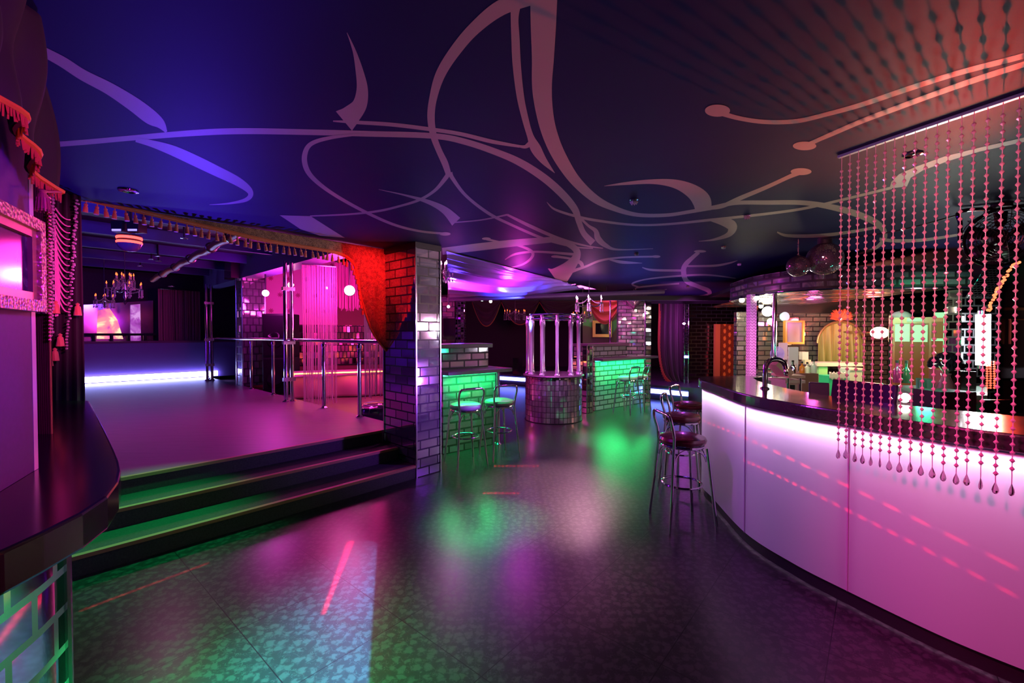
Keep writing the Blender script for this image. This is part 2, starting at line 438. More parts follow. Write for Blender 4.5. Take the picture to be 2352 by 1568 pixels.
# ---- left wall and the black counter in front of it
def wall_left_mat():
    m, N, L, b = nm('lilac_wall'); g = NG(m)
    L.new(g.mix(g.noise(g.objco(), 60, 3), (.07, .010, .13), (.10, .016, .18)), b.inputs['Base Color']); b.inputs['Roughness'].default_value = .6
    return m
WP = V((-1.575, 1.435, 0)); WD = V((-.5, .86, 0)).normalized(); WN = V((.86, .5, 0))   # wall plane, along, towards room
x = MB(); x.obox(WP-WD*.85+V((0, 0, 1.121)), WD*.85, WN*-.12, (0, 0, ZC-1.122))
tag(x.build('wall_left', wall_left_mat(), smooth=False), kind='structure')
x = MB(); x.obox(WP+WN*.001-WD*.02+V((0, 0, 1.121)), WD*.03, WN*-.13, (0, 0, ZC-1.123)); tag(x.build('trim_1', M('pale_trim', (.6, .5, .62), .4), smooth=False), kind='structure')

ZL = 1.12
edge = [pz(a, b_, ZL) for a, b_ in ((205, 920), (240, 985), (262, 1030), (273, 1056), (277.5, 1078), (272, 1104), (247, 1138), (190, 1176), (100, 1221), (0, 1267))]
edge = [(p.x, p.y) for p in edge]; tail = []
wq_ = WP-WN*.125; back = [tuple((wq_-WD*.8)[:2]), tuple((wq_+WD*.035)[:2]), tuple((wq_+WD*.035-WN*.16)[:2]), (-1.98, 1.75), (-3.15, 2.95)]
x = MB(); x.prism(edge+back, ZL-.095, ZL)
lc = thing('black_counter', (-1.6, 1.5, 0), 'glossy black counter with rounded corner below the gold framed picture', 'counter')
top = x.build('counter_top', M('counter_lacquer', (.010, .007, .014), .16, spec=.45), lc, smooth=False)
md = top.modifiers.new('bevel', 'BEVEL'); md.width = .008; md.segments = 2
# lower wall of slanted mirror bricks
c0 = V((-1.505, 1.455)); front = [(c0.x, c0.y), (-1.455, 1.33), (-1.40, 1.15), (-1.37, 1.06)]
far = [tuple((c0+V((NN.x, NN.y))*q)) for q in (1.84, 1.2, .6)]
x = MB(); x.strip(far+front, 0, ZL-.096, .05, -1)
mir_l = brick('mirror_bricks_counter', .2, .13, .012, .05, base=(.75, .72, .8), mcol=(.32, .32, .32))
x.build('brick_front', mir_l, lc, smooth=True, ang=50)
x = MB(); x.tube([(c0.x+.003, c0.y, 0), (c0.x+.003, c0.y, ZL-.097)], .012, 8); x.build('corner_trim', chrome_dull, lc)
# picture in a carved gilt frame on the left wall
def carved():
    m, N, L, b = nm('carved_gilt'); g = NG(m)
    v = g.n('ShaderNodeTexVoronoi'); g.i(v, 'Vector', g.objco()); g.i(v, 'Scale', 70.0)
    bp = g.n('ShaderNodeBump'); g.i(bp, 'Height', v.outputs['Distance']); g.i(bp, 'Strength', .9); g.i(bp, 'Distance', .01)
    L.new(bp.outputs[0], b.inputs['Normal']); b.inputs['Base Color'].default_value = (.72, .45, .30, 1); b.inputs['Metallic'].default_value = .6; b.inputs['Roughness'].default_value = .35
    return m
def wl(px, py, off=0): return ppl(px, py, WP+WN*off, WN)
tr, br = wl(70, 503), wl(70, 715); zt, zb = wl(70, 508).z, wl(70, 716).z
se = (tr-WP).dot(WD); pf = thing('picture_frame', tuple(WP+WD*(se-.2)+V((0, 0, zb))), 'carved gilt picture frame on the lilac wall', 'picture frame')
W0 = .42
def fr(s0, s1, z0, z1, d0, d1, name, mat):
    x = MB(); x.obox(WP+WD*(se-s1)+WN*d0+V((0, 0, zb+z0)), WD*(s1-s0), WN*(d1-d0), (0, 0, z1-z0)); return x.build(name, mat, pf, smooth=False)
hh = zt-zb
cg = carved(); pinkg = M('gilt_inner', (.65, .36, .3), .35, .7)
for (s0, s1, z0, z1) in ((0, .036, 0, hh), (W0-.036, W0, 0, hh), (.036, W0-.036, 0, .036), (.036, W0-.036, hh-.036, hh)):
    fr(s0, s1, z0, z1, .003, .035, 'outer_moulding', cg)
for (s0, s1, z0, z1) in ((.036, .066, .036, hh-.036), (W0-.066, W0-.036, .036, hh-.036), (.066, W0-.066, .036, .06), (.066, W0-.066, hh-.06, hh-.036)):
    fr(s0, s1, z0, z1, .003, .024, 'inner_moulding', pinkg)
def paint(name, c1, c2, c3, sc=8):
    m, N, L, b = nm(name); g = NG(m); n1 = g.noise(g.objco(), sc, 3, .6, 1.5)
    L.new(g.mix(g.ramp(n1, .5, .7), g.mix(g.ramp(n1, .3, .5), c1, c2), c3), b.inputs['Base Color']); b.inputs['Roughness'].default_value = .12; b.inputs['Specular IOR Level'].default_value = .3
    return m
fr(.066, W0-.066, .06, hh-.06, .003, .012, 'picture', paint('dusky_painting', (.006, .005, .02), (.015, .01, .05), (.10, .07, .16)))
# ================================================================== VALANCE OVER THE STAGE
NV = .62
def vp(px, py, off=0): return ppl(px, py, st(0, NV+off), NN)
LOW = [(70,434),(108,433),(150,441),(205,457),(260,471),(320,484),(380,498),(440,512),(500,526),(560,540),(620,553),(680,563),(730,571),(770,579),(795,590),(809,603),(816,620),(821,645),(825,672),(832,700),(841,730),(852,757),(866,781),(880,799),(886.5,806)]
low = [vp(a, b_) for a, b_, *_ in catmull([(a, b_, 0) for a, b_ in LOW], 8)]
vt = [(p-st(0, NV)).dot(D) for p in low]          # along the stage edge
def val_mat():
    m, N, L, b = nm('brocade_glitter'); g = NG(m); co = g.objco()
    n1 = g.noise(co, 330, 1); n2 = g.noise(co, 28, 2)
    c = g.mix(g.ramp(n2, .42, .6), (.10, .055, .02), (.22, .13, .05)); c = g.mix(g.ramp(n1, .56, .66), c, (.75, .5, .35))
    L.new(c, b.inputs['Base Color']); b.inputs['Roughness'].default_value = .55
    bp = g.n('ShaderNodeBump'); g.i(bp, 'Height', n1); g.i(bp, 'Strength', .6); g.i(bp, 'Distance', .004); L.new(bp.outputs[0], b.inputs['Normal'])
    return m
val = thing('stage_valance', tuple(st(-1.5, NV, 2.3)), 'brown brocade valance with tasselled edge sweeping down to the mirror pillar', 'valance')
x = MB(); nv_ = 10; b0 = 0
for i, p in enumerate(low):
    for j in range(nv_+1):
        f = j/nv_; z = (ZC-.004)*(1-f)+p.z*f
        q = st(vt[i], NV-.012*sin(vt[i]*21)*f*(.4+.6*min(1, (ZC-p.z)))-.01*sin(vt[i]*47+2)*f)
        x.v.append(V((q.x, q.y, z)))
n1 = nv_+1
for i in range(len(low)-1):
    for j in range(nv_): x.face((i*n1+j, i*n1+j+1, (i+1)*n1+j+1, (i+1)*n1+j))
x.build('fabric', val_mat(), val, solid=.012)
fringe_m = M('red_gold_braid', (.62, .20, .06), .5, sheen=.3)
x = MB(); x.tube([p-NN*.016 for p in low], .012, 6); x.build('braid', fringe_m, val)
x = MB(); x.tube([p-NN*.012-V((0, 0, .018)) for p in low[:-20]], .007, 5); x.build('braid', fringe_m, val)
tm = MB(); tm.lathe([(.001, 0), (.004, -.002), (.004, -.018), (.011, -.024), (.012, -.032), (.008, -.038), (.013, -.046), (.016, -.085), (.001, -.086)], (0, 0, 0), 10)
t0 = tm.build('tassel', M('tassel_thread', (.68, .24, .12), .6, sheen=.4), val, world=False)
cum = [0]
for a, b_ in zip(low, low[1:]): cum.append(cum[-1]+(b_-a).length)
zend = next(i for i, p in enumerate(LOW) if p[1] >= 690)*8
ntas = 52
for k in range(ntas):
    s = cum[6]+(cum[zend]-cum[6])*k/(ntas-1)+random.uniform(-.008, .008)
    i = max(j for j in range(len(cum)) if cum[j] <= s); i = min(i, len(low)-2)
    p = low[i].lerp(low[i+1], (s-cum[i])/max(1e-6, cum[i+1]-cum[i]))
    t = t0 if k == 0 else t0.copy()
    if k: COL.objects.link(t)
    t.parent = val; t.location = p-NN*.010-V((0, 0, .022))-OFF[val.name]; t.rotation_euler = (random.uniform(-.15, .15), random.uniform(-.15, .15), random.uniform(0, 3))
# beaded string beside the valance tail, along the pillar
# ---- side drape at the left end of the valance
SDP = vp(150, 700, -.2); 
def sp(px, py, off=0): return ppl(px, py, SDP-NN*off, NN)
dr = thing('side_drape', tuple(sp(150, 1000)), 'dark sequinned side drape with swagged cords at the left end of the valance', 'drape')
def fold(L0, R0, y0, y1, name, mat, nu=36, fr_=9, amp=.02, off=0, solid=.006):
    """a hanging cloth between two pixel columns, folds in depth"""
    x = MB()
    def fn(u, v):
        xl = L0[0]+(L0[1]-L0[0])*v; xr = R0[0]+(R0[1]-R0[0])*v
        p = sp(xl+(xr-xl)*u, y0+(y1-y0)*v)
        return p+NN*(amp*sin(u*fr_*pi)+off)
    x.grid(fn, nu, 14); return x.build(name, mat, dr, solid=solid)
fold((98, 82), (186, 200), 435, 1110, 'cloth', M('plum_cloth', (.035, .015, .03), .75), amp=.02, off=.06)
cordm = M('pink_cord', (.75, .3, .5), .5); beadm = M('sequin', (.85, .6, .75), .15, .6)
x = MB()
for k in range(15):       # swagged cords
    a, b_ = sp(127, 478+k*13), sp(162-k*.3, 505+k*15)
    mid = a.lerp(b_, .5)-V((0, 0, .05+.004*k))
    pts = [a.lerp(mid, t).lerp(mid.lerp(b_, t), t)-NN*.012 for t in [i/10 for i in range(11)]]
    x.tube(pts, .0045, 5)
x.build('swag_cords', cordm, dr)
x = MB()
for k in range(34):
    x.tube([sp(126+k*.35+random.uniform(-.5, .5), 520+k*4)-NN*.01, sp(127+k*.3, 700+random.uniform(-25, 30))-NN*.01], .003, 4)
x.build('cord_fringe', cordm, dr)
for col, (xt, xb, y0, y1, nb) in enumerate(((121, 119, 445, 770, 44), (176, 154, 462, 800, 50), (178, 165, 470, 640, 18))):
    x = MB()
    for k in range(nb):
        f = k/(nb-1); x.sphere(sp(xt+(xb-xt)*f+random.uniform(-3, 3), y0+(y1-y0)*f)-NN*.03, .0085 if col else .012, 6, 4)
    x.build('sequin_trim', beadm, dr)
for px, py in ((128, 700), (178, 705), (112, 820), (126, 808), (138, 775), (105, 838)):
    x = MB(); x.lathe([(.001, .03), (.012, .02), (.008, .01), (.016, 0), (.022, -.06), (.001, -.062)], sp(px, py)-NN*.02, 8); x.build('tassel', t0.data.materials[0], dr)
# ---- gilt pilaster between the wall and the drape
def wq(px, py, Y=1.95): return pY(px, py, Y)
pi_ = thing('gilt_pilaster', tuple(wq(97, 780)), 'narrow ribbed gilt pilaster between lilac wall and side drape', 'pilaster')
brown = M('brown_gilt', (.30, .11, .05), .45, .3)
a, b_ = wq(82, 780), wq(116, 780)
x = MB()
for k in range(7):
    p = a.lerp(b_, (k+.5)/7); x.tube([(p.x, p.y, ZL), (p.x, p.y, ZC-.01)], .0058, 8)
x.build('ribbed_face', brown, pi_)
x = MB(); x.obox(a+V((0, .006, ZL-a.z)), b_-a, (-.05, .03, 0), (0, 0, ZC-ZL-.01)); x.build('backing', M('brown_backing', (.05, .025, .02), .6), pi_, smooth=False)
x = MB()
for k in range(40):
    x.sphere(wq(113, 445+k*8.6, 1.935), .0075, 6, 4)
x.build('bead_trim', gold, pi_)
x = MB(); q0, q1 = wq(79, 545, 1.92), wq(100, 545, 1.92); z1 = wq(90, 720, 1.92).z
x.obox(V((q0.x, q0.y, z1)), q1-q0, (0, .02, 0), (0, 0, q0.z-z1)); x.build('carved_plaque', cg, pi_, smooth=False)
# ---- dark swag with gold fringe in the near left corner
def wn(px, py, off=.05): return wl(px, py, off)
sw = thing('swag_drape', tuple(wn(40, 200)), 'dark brown swag with orange fringe hanging over the lilac wall', 'swag')
EU = [(-60, -10), (20, -10), (70, -10), (96, 60)]
x = MB()
def fsw(u, v):
    # u along the wall, v from ceiling down to the fringe line
    px = -140+u*(244+6*v); xs = max(0, min(1, (px+140)/247))
    ylow = 60+xs**1.25*372
    p0 = wn(px, 0); z = (ZC-.01)*(1-v)+wn(px, ylow).z*v
    q = V((p0.x, p0.y, z)); return q+WN*(.018*sin(u*30+v*3)+.012*sin(u*11-v*5))
x.grid(fsw, 60, 24); x.build('cloth', M('bronze_cloth', (.010, .007, .003), .8), sw, solid=.006)
lowf = [fsw(u/40, 1)+WN*.012 for u in range(41)]
x = MB(); x.tube(lowf, .009, 6); x.build('braid', M('orange_braid', (.7, .22, .02), .5), sw)
x = MB()
for p in [lowf[i].lerp(lowf[i+1], j/4) for i in range(40) for j in range(4)]:
    x.tube([p, p+V((random.uniform(-.004, .004), random.uniform(-.004, .004), -.03-random.uniform(0, .012)))], .0028, 4)
x.build('fringe', M('orange_thread', (.65, .18, .015), .6), sw)
x = MB(); p = wn(98, 440, .07)
x.tube([lowf[-1], p], .004, 5); x.lathe([(.001, .012), (.012, .008), (.008, 0), (.013, -.008), (.017, -.05), (.001, -.051)], p+V((0, 0, -.004)), 12)
for k in range(14): a_ = 2*pi*k/14; x.tube([p+V((.014*cos(a_), .014*sin(a_), -.02)), p+V((.018*cos(a_), .018*sin(a_), -.062))], .0022, 4); x.build('tassel', M('coral_thread', (.8, .25, .2), .6), sw)

# ================================================================== STAGE HALL
ZH = 3.2
x = MB(); x.prism([tuple(st(t, n_)[:2]) for t, n_ in ((-18, .66), (1.0, .66), (1.0, 10.6), (-18, 10.6))], ZH, ZH+.1)
hallceil = M('hall_ceiling', (.010, .010, .03), .6)
tag(x.build('ceiling_stage', hallceil, smooth=False), kind='structure')
x = MB(); x.obox(st(-18, .645, ZC), D*18.3, NN*.02, (0, 0, ZH-ZC)); tag(x.build('trim_2', black, smooth=False), kind='structure')
beam_m = M('beam_paint', (.05, .05, .30), .5)
for k in range(6):
    n_ = 1.9+k*1.45
    x = MB(); x.obox(st(-16, n_, ZH-.17), D*16.2, NN*.05, (0, 0, .17)); tag(x.build('trim_%d' % (3+k), beam_m, smooth=False), kind='structure')
# boxed beam above the handrail and copper pipe across the hall
x = MB(); x.obox(st(TE-.05, .75, 2.78), NN*9.2, D*.34, (0, 0, ZH-2.78)); tag(x.build('beam_1', M('boxed_beam', (.12, .09, .26), .4), smooth=False), kind='structure')
pp = thing('ceiling_pipe', tuple(pY(540, 540, 5.2)), 'copper coloured pipe running across the stage ceiling', 'pipe')
a, b_ = pY(548, 534, 5.0), None
zz = a.z; b_ = pz(350, 642, zz)
x = MB(); x.tube([a.lerp(b_, i/20)+V((0, 0, -.015*sin(i*1.7))) for i in range(21)], .05, 10); x.build('pipe', M('copper', (.30, .16, .12), .35, .7), pp)
x = MB(); 
for i in (1, 4, 8, 12, 16): p = a.lerp(b_, i/20); x.ring(p, .06, .012, 16, 6, b_-a)
x.build('clamp', chrome_dull, pp)
# rear wall: lit plinth, dark band, panels
bw0, bw1 = pz(168, 883, ZS), pz(500, 864, ZS)
bd = (bw1-bw0); blen = bd.length; bd.normalize(); bn = V((-bd.y, bd.x, 0))
x = MB(); x.obox(bw0-bd*6+bn*.06, bd*(blen+9), bn*.3, (0, 0, .92)); tag(x.build('wall_stage', M('violet_wall', (.14, .08, .28), .5), smooth=False), kind='structure')
x = MB(); x.obox(bw0-bd*6+bn*1.2, bd*(blen+9.5), bn*.1, (0, 0, ZH-ZS)); tag(x.build('wall_rear', M('rear_wall', (.035, .02, .06), .7), smooth=False), kind='structure')
x = MB(); x.obox(bw0-bd*6+bn*.0+V((0, 0, .92)), bd*(blen+9), bn*.42, (0, 0, .05)); tag(x.build('trim_10', M('ledge_wood', (.12, .04, .08), .4), smooth=False), kind='structure')
led_blue = E('led_violet', (.34, .36, 1.0), 34)
led = thing('led_strip', tuple(bw0), 'long glowing violet LED strip along the rear of the stage', 'LED strip')
x = MB(); x.obox(bw0+V((0, 0, .02)), bd*blen, bn*.04, (0, 0, .13)); x.build('tube', led_blue, led, smooth=False)
x = MB(); x.obox(bw0+bn*.042+V((0, 0, .01)), bd*blen, bn*.016, (0, 0, .14)); x.build('mount', chrome_dull, led, smooth=False)
def onw(px, py, k=1.16): return ppl(px, py, bw0+bn*k, bn)
def panel(name, pts, mat, label, cat, k=1.16, th=.03):
    P = [onw(a, b_, k) for a, b_ in pts]; b0 = bn*th
    x = MB(); m_ = len(P); x.v = P+[p+b0 for p in P]
    x.face(range(m_)); x.face(list(range(m_, 2*m_))[::-1])
    for i in range(m_): j = (i+1) % m_; x.face((i, i+m_, j+m_, j))
    return tag(x.build(name, mat, smooth=False), label, cat)
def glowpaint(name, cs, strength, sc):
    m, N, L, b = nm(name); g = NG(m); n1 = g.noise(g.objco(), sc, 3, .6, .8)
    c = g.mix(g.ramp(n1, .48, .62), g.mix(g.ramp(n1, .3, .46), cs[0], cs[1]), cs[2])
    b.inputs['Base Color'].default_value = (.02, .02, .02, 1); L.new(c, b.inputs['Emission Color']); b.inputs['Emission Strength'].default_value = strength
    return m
panel('painted_glow', [(224, 712), (252, 708), (270, 735), (283, 778), (222, 778)], glowpaint('glow_pink', [(.5, .06, .3), (1, .2, .25), (1, .75, .4)], 1.6, 2.5), 'bright pink and orange glow painted on the far stage wall', 'screen', 1.08)  # added glowing panel, stands in for a bright reflection in the wall mirror
panel('painted_glow', [(300, 700), (322, 698), (324, 782), (300, 784)], glowpaint('glow_violet', [(.16, .02, .2), (.5, .08, .6), (.9, .4, 1)], .8, 3), 'narrow violet glow painted on the far stage wall', 'screen', 1.08)  # second added glow, painted in front of the mirror
panel('wall_mirror', [(192, 700), (352, 690), (352, 800), (192, 800)], M('tinted_mirror', (.5, .35, .6), .12, 1), 'wide tinted mirror on the far stage wall', 'mirror', 1.19, .01)
# railing in front of the rear wall
rl = thing('stage_barrier', tuple(onw(270, 800, .6)), 'dark steel barrier in front of the far stage wall', 'barrier')
x = MB(); q0, q1 = onw(160, 768, .6), onw(358, 766, .6); q1.z = q0.z; x.tube([q0, q1], .03, 8); x.build('top_rail', M('dark_steel', (.09, .06, .12), .3, .7), rl)
for i in range(5):
    p = q0.lerp(q1, (i+.3)/5); x = MB(); x.tube([(p.x, p.y, 0), p], .035, 8); x.build('post', M('dark_steel', (.05, .04, .08), .4, .6) if i == 0 else bpy.data.materials['dark_steel'], rl)

# ---- string curtain on the stage
sc_ = thing('string_curtain', tuple(pz(410, 858, ZS)), 'copper pink string curtain hanging at the back of the stage', 'curtain')
x = MB(); c0_, c1_ = pz(363, 866, ZS), pz(458, 860, ZS)
for i in range(130):
    p = c0_.lerp(c1_, (i+random.uniform(-.45, .45))/129)-bn*.25+bn*random.uniform(-.08, .08)
    x.tube([(p.x, p.y, ZS+.2), (p.x+random.uniform(-.01, .01), p.y, ZS+1.2), (p.x, p.y, 2.72)], .009, 4)
o_ = x.build('strings', M('pink_string', (.62, .28, .30), .6), sc_); o_['kind'] = 'stuff'
x = MB(); x.tube([c0_-bn*.25+V((0, 0, 2.32)), c1_-bn*.25+V((0, 0, 2.32))], .02, 8); x.build('curtain_rod', chrome_dull, sc_)

# ---- chrome handrail along the stage edge
hr = thing('stage_handrail', tuple(st(TE-.07, 4)), 'chrome tube handrail along the right edge of the stage', 'handrail')
ph = lambda px, py: pz(px, py, ZS)
posts = [(820, 959), (743, 937), (637, 906), (600, 892), (507, 868)]
ns = [(ph(a, b_)-st(0, 0)).dot(NN) for a, b_ in posts]
ZR = ZS+1.04
x = MB(); x.tube([st(TE-.08, .68, ZR), st(TE-.08, ns[-1]+.4, ZR)], .028, 10); x.build('top_rail', chrome, hr)
for q in ns:
    x = MB(); x.lathe([(.055, 0), (.055, .012), (.03, .03), (.028, .05), (.026, ZR-ZS-.1), (.036, ZR-ZS-.09), (.036, ZR-ZS-.05), (.026, ZR-ZS-.04), (.022, ZR-ZS)], st(TE-.08, q, ZS), 12); x.build('post', chrome, hr)
def tallpole(px, py, label, ztop):
    p = ph(px, py); q = (p-st(0, 0)).dot(NN); p = st(TE-.25, q, ZS)
    t = thing('dance_pole', tuple(p), label, 'pole')
    for k, off in enumerate((0, .1)):
        x = MB(); x.lathe([(.06, 0), (.06, .012), (.035, .03), (.032, .06), (.032, ztop-ZS)], p+D*off, 12); x.build('pole', chrome, t)
    for z in (.38, 1.0, 1.9):
        x = MB(); x.box(p+D*.05+V((0, 0, z)), (.19, .075, .06), A); x.build('bracket', chrome_dull, t)
tallpole(677, 921, 'twin chrome pole rising to the beam beside the middle of the handrail', 2.779)
tallpole(468, 874, 'twin chrome pole near the far violet LED strip', 2.779)
# ---- mirror brick column on the stage
bp_ = pz(558, 887, ZS); 
mc = thing('mirror_column', tuple(bp_), 'slim mirror brick column standing on the stage beside the handrail', 'column')
u0 = (pz(598, 880, ZS)-bp_); u0.z = 0; v0 = (pz(537, 880, ZS)-bp_); v0.z = 0
u0 = D*.46; v0 = NN*.42
x = MB(); x.obox(bp_+V((0, 0, .001)), u0, v0, (0, 0, 2.36)); x.build('shaft', brick('mirror_bricks_column', .12, .16, .012, .09, metal=.75, mcol=(.03, .02, .04)), mc, smooth=False)
for q in (V((0, 0, 0)), u0, v0):
    x = MB(); x.tube([bp_+q, bp_+q+V((0, 0, 2.36))], .018, 6); x.build('corner_trim', chrome_dull, mc)
x = MB(); x.obox(bp_+V((-.02, -.02, 2.361))+v0*.2-D*.15, u0*1.5, v0*1.2, (0, 0, .42)); x.build('capital', M('smoked_box', (.12, .05, .1), .15, .5), mc, smooth=False)
# ---- loudspeakers on the lower lounge floor
ZF = .30
sx = pY(602, 800, 9.0)
def speaker(z0, h, label, dx=0):
    p = V((sx.x+dx, sx.y, z0)); t = thing('loudspeaker', tuple(p), label, 'loudspeaker')
    x = MB(); x.bbox(p+V((.27, .25, h/2)), (.54, .5, h), .02); x.build('cabinet', M('speaker_black', (.008, .007, .009), .6), t)
    x = MB(); x.box(p+V((.27, -.005, h/2)), (.48, .012, h-.08)); gr_ = x.build('grille', M('speaker_cloth', (.012, .006, .016), .9, spec=.1), t, smooth=False)
    x = MB(); x.lathe([(.16, .0), (.16, .008), (.14, .004), (.05, -.004), (.001, .006)], p+V((.27, -.013, h*.4)), 20, axis=(0, -1, 0)); x.build('woofer_ring', black_gloss, gr_)
    return t
zt_ = pY(630, 720, 9.0).z
speaker(ZF, .78, 'black bass loudspeaker standing on the lounge floor')
speaker(ZF+.781, zt_-ZF-.781, 'upper black loudspeaker stacked on the bass cabinet')
# ---- effect lamp ball on the stage ceiling
p = pY(297, 548, 5.0)
fx = thing('effect_lamp', tuple(p), 'round red and violet LED effect lamp hanging from the stage ceiling', 'lamp')
x = MB(); x.lathe([(.001, -.15), (.06, -.14), (.10, -.10), (.115, -.06)], p, 24); x.build('lens', M('violet_glass', (.25, .1, .4), .1, .4), fx)
red_led = E('red_led', (1, .05, .04), 5)
for z in (-.045, .005):
    x = MB(); x.lathe([(.115, z-.014), (.12, z), (.115, z+.014)], p, 24, cap=True); x.build('light_ring', red_led, fx)
    x = MB(); x.lathe([(.11, z+.016), (.117, z+.026), (.105, z+.036)], p, 24); x.build('body_ring', black, fx)
for dx in (-.09, .09):
    x = MB(); x.box(p+V((dx, 0, .13)), (.13, .12, .12)); x.build('housing', black, fx, smooth=False)
    x = MB(); x.box(p+V((dx, -.062, .085)), (.10, .008, .022)); x.build('light_bar', E('blue_bar', (.25, .2, 1), 2.2) if dx < 0 else bpy.data.materials['blue_bar'], fx, smooth=False)
x = MB(); x.tube([p+V((0, 0, .17)), V((p.x, p.y, ZH-.01))], .03, 8); x.build('stem', black, fx)
# ---- recessed spots of the stage ceiling
warm = E('warm_bulb', (1, .55, .22), 30)
def cspot(px, py, z, label, mat=warm, r=.035):
    p = pz(px, py, z); t = thing('ceiling_spot', tuple(p), label, 'spotlight')
    x = MB(); x.lathe([(r*.001, -.004), (r*.8, -.003), (r, .002)], p, 16); x.build('bulb', mat, t)
    x = MB(); x.lathe([(r*1.02, -.004), (r*1.5, 0), (r*1.5, .012), (r*1.02, .012)], p, 16); x.build('rim', chrome_dull, t)
    x = MB(); x.tube([p+V((0, 0, .012)), V((p.x, p.y, ZH-.002 if z > 2.64 else ZC))], .012, 6); x.build('stem', black, t)
    return t
for q in ((423, 548, 'warm ceiling spot alone nearest the stage valance'), (348, 596, 'warm ceiling spot left of a close pair over the stage'), (363, 589, 'upper warm ceiling spot of a close pair over the stage'), (364, 600, 'lower warm ceiling spot of a close pair over the stage'), (322, 611, 'warm ceiling spot just above the left chandelier'), (299, 628, 'small warm ceiling spot touching the chandelier top')):
    cspot(q[0], q[1], 2.98, q[2])
cspot(570, 558, 2.9, 'green ceiling spot under the tasselled valance', E('green_bulb', (.05, 1, .35), 14), .03)
cspot(393, 658, 2.6, 'red spot in front of the string curtain', E('red_bulb', (1, .06, .2), 16), .04)

# plum curtain behind the far pole
rc = thing('rear_curtain', tuple(pz(505, 860, ZS)), 'plum curtain hanging behind the far twin chrome pole', 'curtain')
r0, r1 = pY(470, 800, 13.2), pY(545, 800, 13.6)
x = MB(); x.grid(lambda u, v: r0.lerp(r1, u)*1.0+V((0, .05*sin(u*50), 0))+V((0, 0, -r0.lerp(r1, u).z+.45+2.6*v)), 60, 6); x.build('cloth', M('plum_curtain', (.22, .05, .16), .7, sheen=.3), rc, solid=.01)
x = MB(); x.tube([V((r0.x, r0.y, 3.06)), V((r1.x, r1.y, 3.06))], .025, 8); x.build('curtain_rod', chrome_dull, rc)
# ================================================================== LOUNGE BESIDE THE STAGE
x = MB(); x.prism([tuple(st(t, n_)[:2]) for t, n_ in ((TE+.01, .72), (2.4, .72+1.2), (3.2, 8), (3.2, 10.2), (TE+.01, 10.2))], .0, ZF)
tag(x.build('floor_lounge', M('lounge_floor', (.16, .08, .12), .35), smooth=False), kind='structure')
satin_m, N_, L_, b_ = nm('rose_satin'); g = NG(satin_m)
b_.inputs['Base Color'].default_value = (.6, .22, .36, 1); b_.inputs['Roughness'].default_value = .32; b_.inputs['Sheen Weight'].default_value = .5
k0, k1 = pY(668, 862, 8.3), pY(905, 852, 9.0)
kd = k1-k0; kd.z = 0; kd.normalize(); kn = V((-kd.y, kd.x, 0)); kl = (k1-k0).length+1.5; k0.z = 0
zc_ = .80
so = thing('satin_couch', (k0.x, k0.y, ZF), 'rose satin covered couch with orange light line behind the chrome handrail', 'couch')
x = MB()
def couch(u, v):
    s = u*kl; ph_ = v
    if ph_ < .6: z = ZF+.02+(zc_-ZF-.05)*ph_/.6; dd = -.03*sin(ph_/.6*pi)
    else: z = zc_-.03+.05*sin((ph_-.6)/.4*pi); dd = (ph_-.6)/.4*.7
    p = k0+kd*s+kn*dd; return V((p.x, p.y, z))+kn*.025*sin(s*9+v*4)*(1-v)+kn*.03*sin(s*3.3)
x.grid(couch, 70, 16); x.build('satin_cover', satin_m, so, solid=.01)
x = MB(); x.obox(k0+kn*.08+V((0, 0, ZF)), kd*kl, kn*.6, (0, 0, zc_-ZF-.08)); x.build('base', dark, so, smooth=False)
ol = thing('orange_led_strip', tuple(k0+V((0, 0, zc_))), 'thin orange LED line running along the satin couch', 'LED strip')
x = MB(); x.obox(k0-kn*.10+V((0, 0, zc_-.005)), kd*kl, kn*.02, (0, 0, .022)); x.build('tube', E('led_orange', (1, .22, .035), 20), ol, smooth=False)
x = MB(); x.obox(k0-kn*.078+V((0, 0, zc_-.02)), kd*kl, kn*.03, (0, 0, .03)); x.build('channel', chrome_dull, ol, smooth=False)
